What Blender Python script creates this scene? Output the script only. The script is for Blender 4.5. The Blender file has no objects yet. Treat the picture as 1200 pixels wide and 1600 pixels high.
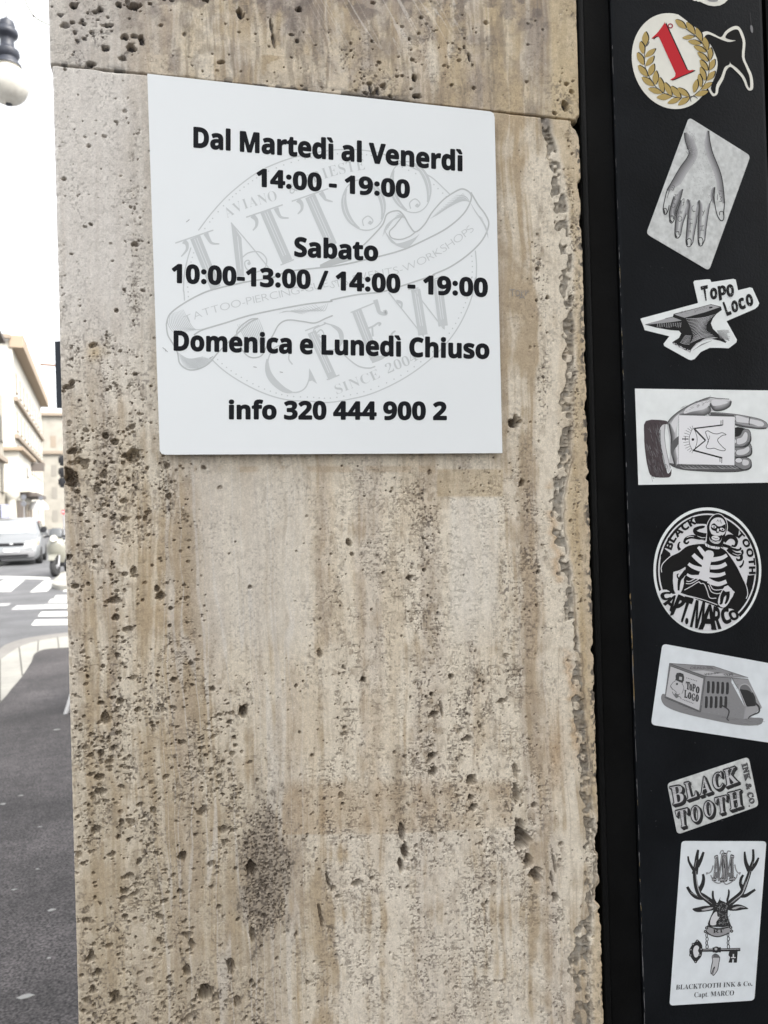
import bpy, bmesh, math, random
import numpy as np
from mathutils import Vector, Matrix
from mathutils.geometry import tessellate_polygon

SC = bpy.context.scene
COL = SC.collection
random.seed(4)

# ------------------------------------------------------------------ camera
FPX, CX, CY, CZ = 1250.0, 0.0149, -0.8971, 1.452      # focal length in photo pixels (1200 x 1600), eye position
YAW, ROLL = 0.2559, -0.0275
FW = Vector((math.sin(YAW), math.cos(YAW), 0))
_r0 = Vector((math.cos(YAW), -math.sin(YAW), 0)); _u0 = Vector((0, 0, 1))
RT = _r0 * math.cos(ROLL) + _u0 * math.sin(ROLL)
UP = -_r0 * math.sin(ROLL) + _u0 * math.cos(ROLL)
EYE = Vector((CX, CY, CZ))
cam = bpy.data.cameras.new("camera"); camo = bpy.data.objects.new("camera", cam); COL.objects.link(camo)
camo.matrix_world = Matrix(((RT.x, UP.x, -FW.x, EYE.x), (RT.y, UP.y, -FW.y, EYE.y), (RT.z, UP.z, -FW.z, EYE.z), (0, 0, 0, 1)))
cam.sensor_fit = 'VERTICAL'; cam.sensor_height = 24.0; cam.lens = FPX / 1600 * 24.0
cam.clip_start = 0.05; cam.clip_end = 2000
cam.dof.use_dof = True; cam.dof.focus_distance = 0.93; cam.dof.aperture_fstop = 7.0
SC.camera = camo

# ------------------------------------------------------------------ sky, sun, exposure
SUN_EL, SUN_AZ = math.radians(46), math.radians(138)   # azimuth clockwise from +Y
w = bpy.data.worlds.new("World"); SC.world = w; w.use_nodes = True
nt = w.node_tree; bg = nt.nodes["Background"]
sky = nt.nodes.new("ShaderNodeTexSky"); sky.sky_type = 'NISHITA'; sky.sun_disc = False
sky.sun_elevation = SUN_EL; sky.sun_rotation = SUN_AZ
sky.air_density = 1.0; sky.dust_density = 4.0; sky.ozone_density = 1.0
hs = nt.nodes.new("ShaderNodeHueSaturation"); hs.inputs["Saturation"].default_value = 0.12   # a thin white overcast
nt.links.new(sky.outputs[0], hs.inputs["Color"]); nt.links.new(hs.outputs[0], bg.inputs[0]); bg.inputs[1].default_value = 0.15
sl = bpy.data.lights.new("sun", 'SUN'); so = bpy.data.objects.new("sun", sl); COL.objects.link(so)
sl.energy = 0.9; sl.angle = math.radians(14); sl.color = (1.0, 0.95, 0.87)
_sd = Vector((math.sin(SUN_AZ) * math.cos(SUN_EL), math.cos(SUN_AZ) * math.cos(SUN_EL), math.sin(SUN_EL)))
so.rotation_euler = _sd.to_track_quat('Z', 'Y').to_euler(); so.location = (0, -3, 8)
SC.view_settings.view_transform = 'Standard'; SC.view_settings.look = 'None'
SC.view_settings.exposure = 2.0; SC.view_settings.gamma = 1.0

# ------------------------------------------------------------------ where a sight line meets a real plane
def ray(px, py):
    return FW + RT * ((px - 600) / FPX) - UP * ((py - 800) / FPX)
def P(px, py, y=0.0):                      # upright plane parallel to the pillar's face, y metres behind it
    d = ray(px, py); return EYE + d * ((y - EYE.y) / d.y)
def G(px, py, z=0.0):                      # level plane
    d = ray(px, py); return EYE + d * ((z - EYE.z) / d.z)
_d = ray(150, 812.5); SA = Vector((_d.x, _d.y, 0)).normalized(); SS = Vector((SA.y, -SA.x, 0))  # along the street, across it (to the right)
def ST(s, d, z=0.0):
    return Vector((EYE.x, EYE.y, 0)) + SS * s + SA * d + Vector((0, 0, z))

# ------------------------------------------------------------------ object helpers
def tag(o, label=None, cat=None, group=None, kind=None):
    if label: o['label'] = label
    if cat: o['category'] = cat
    if group: o['group'] = group
    if kind: o['kind'] = kind
    return o
def link(name, me, mat=None, parent=None):
    o = bpy.data.objects.new(name, me); COL.objects.link(o)
    if mat is not None:
        for m in (mat if isinstance(mat, (list, tuple)) else [mat]): me.materials.append(m)
    if parent is not None: o.parent = parent
    return o
def empty(name, loc=(0, 0, 0), rz=0.0):
    o = bpy.data.objects.new(name, None); o.location = loc; o.rotation_euler = (0, 0, rz); COL.objects.link(o); return o
def dup(root, loc=None, rz=None):
    r = root.copy(); COL.objects.link(r)
    if loc is not None: r.location = loc
    if rz is not None: r.rotation_euler = (0, 0, rz)
    for ch in list(root.children):
        c = ch.copy(); COL.objects.link(c); c.parent = r
        for g in ch.children:
            d = g.copy(); COL.objects.link(d); d.parent = c
    return r

class MB:                                   # collects shapes, links them as one mesh
    def __init__(s): s.bm = bmesh.new()
    def box(s, c, size, rz=0.0, bev=0.0, M=None):
        r = bmesh.ops.create_cube(s.bm, size=1.0); vs = r['verts']
        bmesh.ops.scale(s.bm, vec=size, verts=vs)
        if bev > 0:
            es = list({e for v in vs for e in v.link_edges})
            rr = bmesh.ops.bevel(s.bm, geom=es, offset=bev, segments=2, affect='EDGES', profile=0.5)
            vs = list({v for f in rr['faces'] for v in f.verts} | {v for v in vs if v.is_valid})
        if rz: bmesh.ops.rotate(s.bm, cent=(0, 0, 0), matrix=Matrix.Rotation(rz, 3, 'Z'), verts=vs)
        if M is not None: bmesh.ops.transform(s.bm, matrix=M, verts=vs)
        bmesh.ops.translate(s.bm, vec=c, verts=vs); return vs
    def loft(s, rings, cap=True, closed=True):
        R = [[s.bm.verts.new(p) for p in r] for r in rings]; n = len(R[0])
        for a, b in zip(R, R[1:]):
            for i in range(n if closed else n - 1):
                j = (i + 1) % n
                try: s.bm.faces.new((a[i], a[j], b[j], b[i]))
                except ValueError: pass
        if cap and closed:
            s.bm.faces.new(R[0][::-1]); s.bm.faces.new(R[-1])
        return R
    def tube(s, pts, r, n=8, cap=True):
        pts = [Vector(p) for p in pts]; rs = r if isinstance(r, (list, tuple)) else [r] * len(pts)
        rings = []; ref = Vector((0, 0, 1))
        for i, p in enumerate(pts):
            t = (pts[min(i + 1, len(pts) - 1)] - pts[max(i - 1, 0)]).normalized()
            if abs(t.dot(ref)) > 0.95: ref = Vector((1, 0, 0)) if abs(t.x) < 0.9 else Vector((0, 1, 0))
            a = t.cross(ref).normalized(); b = a.cross(t)
            rings.append([p + (a * math.cos(k * 2 * math.pi / n) + b * math.sin(k * 2 * math.pi / n)) * rs[i] for k in range(n)])
        s.loft(rings, cap)
    def lathe(s, prof, c=(0, 0, 0), n=20, M=None):   # prof: (r, z)
        c = Vector(c); rings = []
        for r, z in prof:
            ring = []
            for k in range(n):
                v = Vector((r * math.cos(2 * math.pi * k / n), r * math.sin(2 * math.pi * k / n), z))
                ring.append((M @ v if M is not None else v) + c)
            rings.append(ring)
        s.loft(rings, True)
    def prism(s, pts, v):                    # closed outline pushed along v
        v = Vector(v); a = [Vector(p) for p in pts]
        s.loft([a, [p + v for p in a]], True)
    def build(s, name, mat=None, parent=None, smooth=False):
        bmesh.ops.recalc_face_normals(s.bm, faces=s.bm.faces)
        me = bpy.data.meshes.new(name); s.bm.to_mesh(me); s.bm.free()
        if smooth:
            me.shade_smooth()
            me.set_sharp_from_angle(angle=math.radians(40))
        return link(name, me, mat, parent)

# ------------------------------------------------------------------ materials
def mat(name, col, rough=0.6, metal=0.0, noise=0.0, nscale=20.0, bump=0.0, bscale=200.0, spec=0.5, coat=0.0, detail=4.0, trans=0.0):
    m = bpy.data.materials.new(name); m.use_nodes = True; t = m.node_tree; b = t.nodes["Principled BSDF"]
    b.inputs["Base Color"].default_value = (*col, 1); b.inputs["Roughness"].default_value = rough
    b.inputs["Metallic"].default_value = metal; b.inputs["Specular IOR Level"].default_value = spec
    b.inputs["Coat Weight"].default_value = coat; b.inputs["Transmission Weight"].default_value = trans
    tc = t.nodes.new("ShaderNodeTexCoord")
    if noise > 0:
        n = t.nodes.new("ShaderNodeTexNoise"); n.inputs["Scale"].default_value = nscale; n.inputs["Detail"].default_value = detail
        t.links.new(tc.outputs["Object"], n.inputs["Vector"])
        r = t.nodes.new("ShaderNodeMapRange"); r.inputs[1].default_value = 0.3; r.inputs[2].default_value = 0.7
        r.inputs[3].default_value = 1 - noise; r.inputs[4].default_value = 1 + noise
        t.links.new(n.outputs[0], r.inputs[0])
        x = t.nodes.new("ShaderNodeMix"); x.data_type = 'RGBA'; x.blend_type = 'MULTIPLY'; x.inputs[0].default_value = 1.0
        x.inputs[6].default_value = (*col, 1); t.links.new(r.outputs[0], x.inputs[7]); t.links.new(x.outputs[2], b.inputs["Base Color"])
    if bump > 0:
        n2 = t.nodes.new("ShaderNodeTexNoise"); n2.inputs["Scale"].default_value = bscale; n2.inputs["Detail"].default_value = 3
        t.links.new(tc.outputs["Object"], n2.inputs["Vector"])
        bp = t.nodes.new("ShaderNodeBump"); bp.inputs["Strength"].default_value = bump; bp.inputs["Distance"].default_value = 0.002
        t.links.new(n2.outputs[0], bp.inputs["Height"]); t.links.new(bp.outputs[0], b.inputs["Normal"])
    return m
def vcol_mat(name, attr, rough=0.85, spec=0.3, mott=0.0, mscale=900.0, bump=0.0, bscale=900.0):
    m = bpy.data.materials.new(name); m.use_nodes = True; t = m.node_tree; b = t.nodes["Principled BSDF"]
    b.inputs["Roughness"].default_value = rough; b.inputs["Specular IOR Level"].default_value = spec
    a = t.nodes.new("ShaderNodeAttribute"); a.attribute_name = attr; src = a.outputs["Color"]
    tc = t.nodes.new("ShaderNodeTexCoord")
    if mott > 0:
        n = t.nodes.new("ShaderNodeTexNoise"); n.inputs["Scale"].default_value = mscale; n.inputs["Detail"].default_value = 5; n.inputs["Roughness"].default_value = 0.65
        t.links.new(tc.outputs["Object"], n.inputs["Vector"])
        r = t.nodes.new("ShaderNodeMapRange"); r.inputs[1].default_value = 0.3; r.inputs[2].default_value = 0.7
        r.inputs[3].default_value = 1 - mott; r.inputs[4].default_value = 1 + mott; t.links.new(n.outputs[0], r.inputs[0])
        x = t.nodes.new("ShaderNodeMix"); x.data_type = 'RGBA'; x.blend_type = 'MULTIPLY'; x.inputs[0].default_value = 1.0
        t.links.new(src, x.inputs[6]); t.links.new(r.outputs[0], x.inputs[7]); src = x.outputs[2]
    t.links.new(src, b.inputs["Base Color"])
    if bump > 0:
        n2 = t.nodes.new("ShaderNodeTexNoise"); n2.inputs["Scale"].default_value = bscale; n2.inputs["Detail"].default_value = 4
        t.links.new(tc.outputs["Object"], n2.inputs["Vector"])
        bp = t.nodes.new("ShaderNodeBump"); bp.inputs["Strength"].default_value = bump; bp.inputs["Distance"].default_value = 0.0006
        t.links.new(n2.outputs[0], bp.inputs["Height"]); t.links.new(bp.outputs[0], b.inputs["Normal"])
    return m

M_STONE = vcol_mat("travertine", "stone_color", 0.8, 0.3, 0.16, 600.0, 0.45, 900.0)
M_INK = vcol_mat("print_ink", "ink", 0.6, 0.1)
M_PAPER = mat("sticker_vinyl", (0.77, 0.80, 0.80), 0.45, noise=0.05, nscale=60, spec=0.4)
M_PAPER_GREY = mat("grey_sticker_vinyl", (0.55, 0.565, 0.56), 0.5, noise=0.16, nscale=150, spec=0.35, detail=6)
M_PAPER_WARM = mat("ivory_sticker_vinyl", (0.74, 0.73, 0.66), 0.45, noise=0.05, nscale=50, spec=0.4)
M_PAPER_COOL = mat("pale_blue_sticker_vinyl", (0.69, 0.73, 0.76), 0.45, noise=0.05, nscale=60, spec=0.4)
M_SIGN = mat("sign_panel_white", (0.755, 0.785, 0.80), 0.38, noise=0.015, nscale=6, spec=0.4)
M_SIGNEDGE = mat("sign_panel_core", (0.10, 0.10, 0.105), 0.6)
M_BLACKP = mat("black_painted_panel", (0.0062, 0.0074, 0.0092), 0.60, noise=0.35, nscale=9, bump=0.2, bscale=350, spec=0.10)
M_BLACKF = mat("black_painted_frame", (0.0036, 0.0038, 0.0040), 0.62, noise=0.4, nscale=14, bump=0.25, bscale=300, spec=0.10)

# ------------------------------------------------------------------ flat printing, traced as polygons on a plane
def smooth(pts, n=5, closed=False):
    pts = [Vector((p[0], p[1])) for p in pts]; L = len(pts); out = []
    if L < 3: return [tuple(p) for p in pts]
    rng = range(L) if closed else range(L - 1)
    for i in rng:
        if closed: a, b, c, d = pts[i - 1], pts[i], pts[(i + 1) % L], pts[(i + 2) % L]
        else: a, b, c, d = pts[max(i - 1, 0)], pts[i], pts[i + 1], pts[min(i + 2, L - 1)]
        for k in range(n):
            t = k / n
            q = 0.5 * ((2 * b) + (c - a) * t + (2 * a - 5 * b + 4 * c - d) * t * t + (3 * b - a - 3 * c + d) * t ** 3)
            out.append((q.x, q.y))
    if not closed: out.append(tuple(pts[-1]))
    return out
def smooth3(pts, n=6):                        # smooth curve through points in space
    out = []; L = len(pts)
    for i in range(L - 1):
        a, b, c, d = pts[max(i - 1, 0)], pts[i], pts[i + 1], pts[min(i + 2, L - 1)]
        for k in range(n):
            t = k / n; out.append(0.5 * ((2 * b) + (c - a) * t + (2 * a - 5 * b + 4 * c - d) * t * t + (3 * b - a - 3 * c + d) * t ** 3))
    return out + [pts[-1]]
def rrect(q, r, n=5):                        # rounded quadrilateral through four corners
    q = [Vector(p) for p in q]; out = []
    for i in range(4):
        p = q[i]; a = (q[i - 1] - p).normalized(); b = (q[(i + 1) % 4] - p).normalized()
        for k in range(n + 1):
            t = k / n; A = p + a * r * (1 - t) ** 1.0; B = p + b * r * t
            m = (p + a * r) * (1 - t) ** 2 + p * 2 * t * (1 - t) + (p + b * r) * t * t
            out.append((m.x, m.y))
    return out
def ell(cx, cy, rx, ry, rot=0.0, a0=0, a1=360, n=40):
    c, s = math.cos(math.radians(rot)), math.sin(math.radians(rot)); out = []
    for k in range(n + (0 if a1 - a0 == 360 else 1)):
        a = math.radians(a0 + (a1 - a0) * k / n); x, y = rx * math.cos(a), ry * math.sin(a)
        out.append((cx + x * c - y * s, cy + x * s + y * c))
    return out

_gl = {}
def _poly2(pts):
    return [tuple(p) for p in pts], [tuple(range(len(pts)))]
def sans(t):                                 # heavy upright sans letters and figures
    out = ""
    for ch in t:
        if 'A' <= ch <= 'Z': out += chr(0x1D5D4 + ord(ch) - 65)
        elif 'a' <= ch <= 'z': out += chr(0x1D5EE + ord(ch) - 97)
        elif '0' <= ch <= '9': out += chr(0x1D7EC + ord(ch) - 48)
        else: out += ch
    return out
_adv = {}
def sans_line(t):                            # one set line: verts, faces
    V, F, x = [], [], 0.0; I = sans("I"); bI = bbox(glyphs(I)[0])
    for ch in t:
        if ch == ' ': x += 0.26; continue
        if ch == ':': parts = [ell(0.145, y, 0.083, 0.083, n=16) for y in (0.083, 0.47)]; adv = 0.29
        elif ch == '-': parts = [[(0.03, 0.205), (0.29, 0.205), (0.29, 0.315), (0.03, 0.315)]]; adv = 0.322
        elif ch == '/': parts = [[(0.01, 0.0), (0.125, 0.0), (0.40, 0.714), (0.285, 0.714)]]; adv = 0.41
        elif ch == '.': parts = [ell(0.145, 0.083, 0.083, 0.083, n=16)]; adv = 0.29
        else: parts = None
        if parts:
            for p in parts: b = len(V); V += [(x + q[0], q[1]) for q in p]; F.append(tuple(range(b, b + len(p))))
            x += adv; continue
        g = sans('i' if ch == 'ì' else ch); vs, fs = glyphs(g)
        if g not in _adv: _adv[g] = bbox(glyphs(g + I)[0])[1] - bI[1]
        if ch == 'ì': fs = [f for f in fs if max(vs[k][1] for k in f) < 0.60]
        b = len(V); V += [(x + q[0], q[1]) for q in vs]; F += [tuple(b + k for k in f) for f in fs]
        if ch == 'ì':
            bx = bbox([vs[k] for f in fs for k in f]); c = (bx[0] + bx[1]) / 2 + x; b = len(V)
            V += [(c - 0.015, 0.635), (c + 0.075, 0.635), (c + 0.0, 0.775), (c - 0.15, 0.775)]; F.append((b, b + 1, b + 2, b + 3))
        x += _adv[g]
    used = sorted({k for f in F for k in f}); rm = {k: i for i, k in enumerate(used)}
    return [V[k] for k in used], [tuple(rm[k] for k in f) for f in F]
def glyphs(body, bold=0.0):
    if body.startswith("~"): return sans_line(body[1:])
    if bold > 0: bold = 0.0                  # weight is added by overprinting, see Ink.text
    key = (body, round(bold, 4))
    if key in _gl: return _gl[key]
    c = bpy.data.curves.new("glyph", 'FONT'); c.body = body; c.offset = bold; c.resolution_u = 6; c.fill_mode = 'FRONT'
    o = bpy.data.objects.new("glyph", c); COL.objects.link(o); bpy.context.view_layer.update()
    me = o.evaluated_get(bpy.context.evaluated_depsgraph_get()).to_mesh()
    vs = [(v.co.x, v.co.y) for v in me.vertices]; fs = [tuple(p.vertices) for p in me.polygons]
    bpy.data.objects.remove(o); bpy.data.curves.remove(c)
    _gl[key] = (vs, fs); return vs, fs
def bbox(vs):
    return min(v[0] for v in vs), max(v[0] for v in vs), min(v[1] for v in vs), max(v[1] for v in vs)
def serif(t):                                # upright serif capitals, letters and figures
    out = ""
    for ch in t:
        if 'A' <= ch <= 'Z': out += chr(0x1D400 + ord(ch) - 65)
        elif 'a' <= ch <= 'z': out += chr(0x1D41A + ord(ch) - 97)
        elif '0' <= ch <= '9': out += chr(0x1D7CE + ord(ch) - 48)
        else: out += ch
    return out

class Ink:
    wmul = 1.0
    step = 8e-7                              # each stroke lies a hair in front of the one before
    low = None                               # front-most print so far on the present sticker
    def __init__(s, y, T=(0, 0, 1.0)):
        s.y, s.T = (y if Ink.low is None else min(y, Ink.low - 3e-5)), T; s.v, s.f, s.c, s.k = [], [], [], 0
    def t(s, p): return (s.T[0] + p[0] / s.T[2], s.T[1] + p[1] / s.T[2])
    def _add(s, pts, faces, col):            # pts in photo pixels
        s.k += 1; y = s.y - s.k * s.step; b = len(s.v)
        if Ink.low is not None: Ink.low = min(Ink.low, y)
        col = col if isinstance(col, (tuple, list)) else (col, col, col * 1.03)
        for p in pts: s.v.append(P(p[0], p[1], y)); s.c.append((*col, 1.0))
        for f in faces: s.f.append(tuple(b + i for i in f))
    def poly(s, pts, col, holes=()):
        loops = [[Vector((p[0], p[1], 0)) for p in L] for L in [pts, *holes]]
        tri = tessellate_polygon(loops); allp = [p for L in [pts, *holes] for p in L]
        s._add([s.t(p) for p in allp], tri, col)
    def stroke(s, pts, w, col, closed=False, sm=True, taper=False):
        if sm: pts = smooth(pts, 5, closed)
        if closed: pts = list(pts) + [pts[0], pts[1]]
        pts = [Vector(s.t(p)) for p in pts]; n = len(pts); V = []; F = []
        for i, p in enumerate(pts):
            d = pts[min(i + 1, n - 1)] - pts[max(i - 1, 0)]
            if d.length < 1e-9: d = Vector((1, 0))
            d.normalize(); q = i / (n - 1)
            ww = w[0] + (w[1] - w[0]) * q if isinstance(w, tuple) else w
            if taper: ww *= max(0.12, math.sin(math.pi * min(max(q, 0.02), 0.98)) ** 0.6)
            ww = (max(ww / s.T[2], 0.42) * 1.12 * s.wmul) / 2; nn = Vector((-d.y, d.x)) * ww
            V += [p + nn, p - nn]
        for i in range(n - 1): F.append((2 * i, 2 * i + 1, 2 * i + 3, 2 * i + 2))
        s._add(V, F, col)
    def dot(s, p, r, col, n=8): s.poly(ell(p[0], p[1], r, r, n=n), col)
    def shade(s, pts, w, c0, c1, n=5, side=1):   # tone that fades off to one side of an outline
        pts = [Vector(p) for p in smooth(pts, 4)]; m = len(pts)
        for k in range(n, 0, -1):
            L = []
            for i, p in enumerate(pts):
                d = (pts[min(i + 1, m - 1)] - pts[max(i - 1, 0)]).normalized(); q = i / max(m - 1, 1); L.append(p + Vector((-d.y, d.x)) * side * w * (k - 0.5) / n * min(1, 0.15 + q / .22, 0.15 + (1 - q) / .22))
            s.stroke(L, w / n * 1.25, c0 + (c1 - c0) * (k - 1) / max(n - 1, 1), sm=False)
    def text(s, body, q, col, bold=0.0, ref=None, raw=False):   # q: base-left, base-right, top-right, top-left
        vs, fs = glyphs(body, bold); x0, x1, y0, y1 = bbox(vs)
        if ref: _, _, y0, y1 = bbox(glyphs(ref, bold)[0])
        pts = []
        for x, y in vs:
            a = (x - x0) / (x1 - x0); b = (y - y0) / (y1 - y0)
            px = (1 - b) * ((1 - a) * q[0][0] + a * q[1][0]) + b * ((1 - a) * q[3][0] + a * q[2][0])
            py = (1 - b) * ((1 - a) * q[0][1] + a * q[1][1]) + b * ((1 - a) * q[3][1] + a * q[2][1])
            pts.append((px, py) if raw else s.t((px, py)))
        if bold > 0:
            hx = (Vector(q[1]) - Vector(q[0])).length / (x1 - x0) / s.T[2] * bold; hy = (Vector(q[3]) - Vector(q[0])).length / (y1 - y0) / s.T[2] * bold
            for k in range(8): s._add([(p[0] + hx * math.cos(k * .7854), p[1] + hy * math.sin(k * .7854)) for p in pts], fs, col)
        s._add(pts, fs, col)
    def path_text(s, body, path, h, col, bold=0.0, font=None, lean=0.0, xs=1.0):
        path = [Vector(p) for p in smooth(path, 8)]
        cum = [0.0]
        for a, b in zip(path, path[1:]): cum.append(cum[-1] + (b - a).length)
        W = []
        for ch in body:
            if ch == ' ': W.append(0.45)
            else:
                g = glyphs(font(ch) if font else ch, bold)[0]; b = bbox(g); W.append((b[1] - b[0]) + 0.10)
        sc = cum[-1] / sum(W); d = 0.0
        for ch, wd in zip(body, W):
            m = d + wd * sc / 2; d += wd * sc
            if ch == ' ': continue
            i = max(k for k in range(len(cum)) if cum[k] <= m + 1e-9); i = min(i, len(path) - 2)
            p = path[i] + (path[i + 1] - path[i]) * ((m - cum[i]) / max(cum[i + 1] - cum[i], 1e-9))
            dr = (path[min(i + 2, len(path) - 1)] - path[max(i - 1, 0)]).normalized(); up = Vector((dr.y, -dr.x))
            if lean: up = (up + dr * lean)
            vs, fs = glyphs(font(ch) if font else ch, bold); x0, x1, y0, y1 = bbox(vs)
            ky = h / 0.73
            hh = [s.t(p + dr * ((x - (x0 + x1) / 2) * sc * xs) + up * (y * ky)) for x, y in vs]
            if bold > 0:
                for k in range(8): s._add([(p[0] + bold * ky / s.T[2] * math.cos(k * .7854), p[1] + bold * ky / s.T[2] * math.sin(k * .7854)) for p in hh], fs, col)
            s._add(hh, fs, col)
    def build(s, name, parent, mt=None):
        me = bpy.data.meshes.new(name); me.from_pydata([tuple(v) for v in s.v], [], s.f)
        a = me.color_attributes.new("ink", 'FLOAT_COLOR', 'POINT'); a.data.foreach_set("color", np.array(s.c, np.float32).ravel())
        o = link(name, me, mt or M_INK, parent); return o

def sheet(name, pts, y, th, mt, parent=None):   # thin cut sheet: outline in photo pixels, front face on plane y
    bm = bmesh.new(); vs = [bm.verts.new(P(p[0], p[1], y)) for p in pts]
    f = bm.faces.new(vs); r = bmesh.ops.extrude_face_region(bm, geom=[f])
    up = [v for v in r['geom'] if isinstance(v, bmesh.types.BMVert)]
    bmesh.ops.translate(bm, vec=(0, th, 0), verts=up)
    bmesh.ops.recalc_face_normals(bm, faces=bm.faces); bmesh.ops.triangulate(bm, faces=[f for f in bm.faces if len(f.verts) > 4])
    if isinstance(mt, (list, tuple)):
        for f in bm.faces: f.material_index = 0 if abs(f.normal.y) > 0.9 else 1
    me = bpy.data.meshes.new(name); bm.to_mesh(me); bm.free()
    return link(name, me, mt, parent)
# ================================================================== the travertine pillar
XL, XR, ZJ = -0.0971, 0.5146, 1.9308         # left and right arris, height of the joint between the blocks
def hashf(i, j, seed):
    h = (i.astype(np.uint32) * np.uint32(374761393) + j.astype(np.uint32) * np.uint32(668265263) + np.uint32(seed * 974711 + 1013)) & np.uint32(0xffffffff)
    h ^= h >> np.uint32(13); h *= np.uint32(1274126177); h ^= h >> np.uint32(16); h *= np.uint32(2246822519); h ^= h >> np.uint32(15)
    return (h & np.uint32(0xffffff)).astype(np.float32) / np.float32(0xffffff)
def vn(x, y, seed):
    xi = np.floor(x); yi = np.floor(y); fx = (x - xi).astype(np.float32); fy = (y - yi).astype(np.float32)
    fx = fx * fx * (3 - 2 * fx); fy = fy * fy * (3 - 2 * fy)
    xi = (xi.astype(np.int64) + 100000); yi = (yi.astype(np.int64) + 100000)
    a = hashf(xi, yi, seed); b = hashf(xi + 1, yi, seed); c = hashf(xi, yi + 1, seed); d = hashf(xi + 1, yi + 1, seed)
    return (a * (1 - fx) + b * fx) * (1 - fy) + (c * (1 - fx) + d * fx) * fy
def fbm(x, y, seed, o=3):
    t = 0.0; a = 0.5; n = 0.0
    for k in range(o):
        t = t + a * vn(x * 2 ** k, y * 2 ** k, seed + 17 * k); n += a; a *= 0.55
    return t / n
def sst(a, b, x):
    t = np.clip((x - a) / (b - a), 0, 1); return t * t * (3 - 2 * t)
def gau(U, V, u, v, su, sv): return np.exp(-((U - u) / su) ** 2 - ((V - v) / sv) ** 2)
def boxm(U, V, u0, v0, u1, v1, s=4): return sst(u0 - s, u0 + s, U) * (1 - sst(u1 - s, u1 + s, U)) * sst(v0 - s, v0 + s, V) * (1 - sst(v1 - s, v1 + s, V))

_fw, _rt, _up, _eye = (np.array(v) for v in (FW, RT, UP, EYE))
def uv_of(X, Z):                              # photo-pixel coordinates of a point on the face: the unit the stone was measured in
    dx, dy, dz = X - _eye[0], -_eye[1], Z - _eye[2]
    wv = dx * _fw[0] + dy * _fw[1]
    return (600 + FPX * (dx * _rt[0] + dy * _rt[1] + dz * _rt[2]) / wv, 800 - FPX * (dx * _up[0] + dy * _up[1] + dz * _up[2]) / wv)

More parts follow.
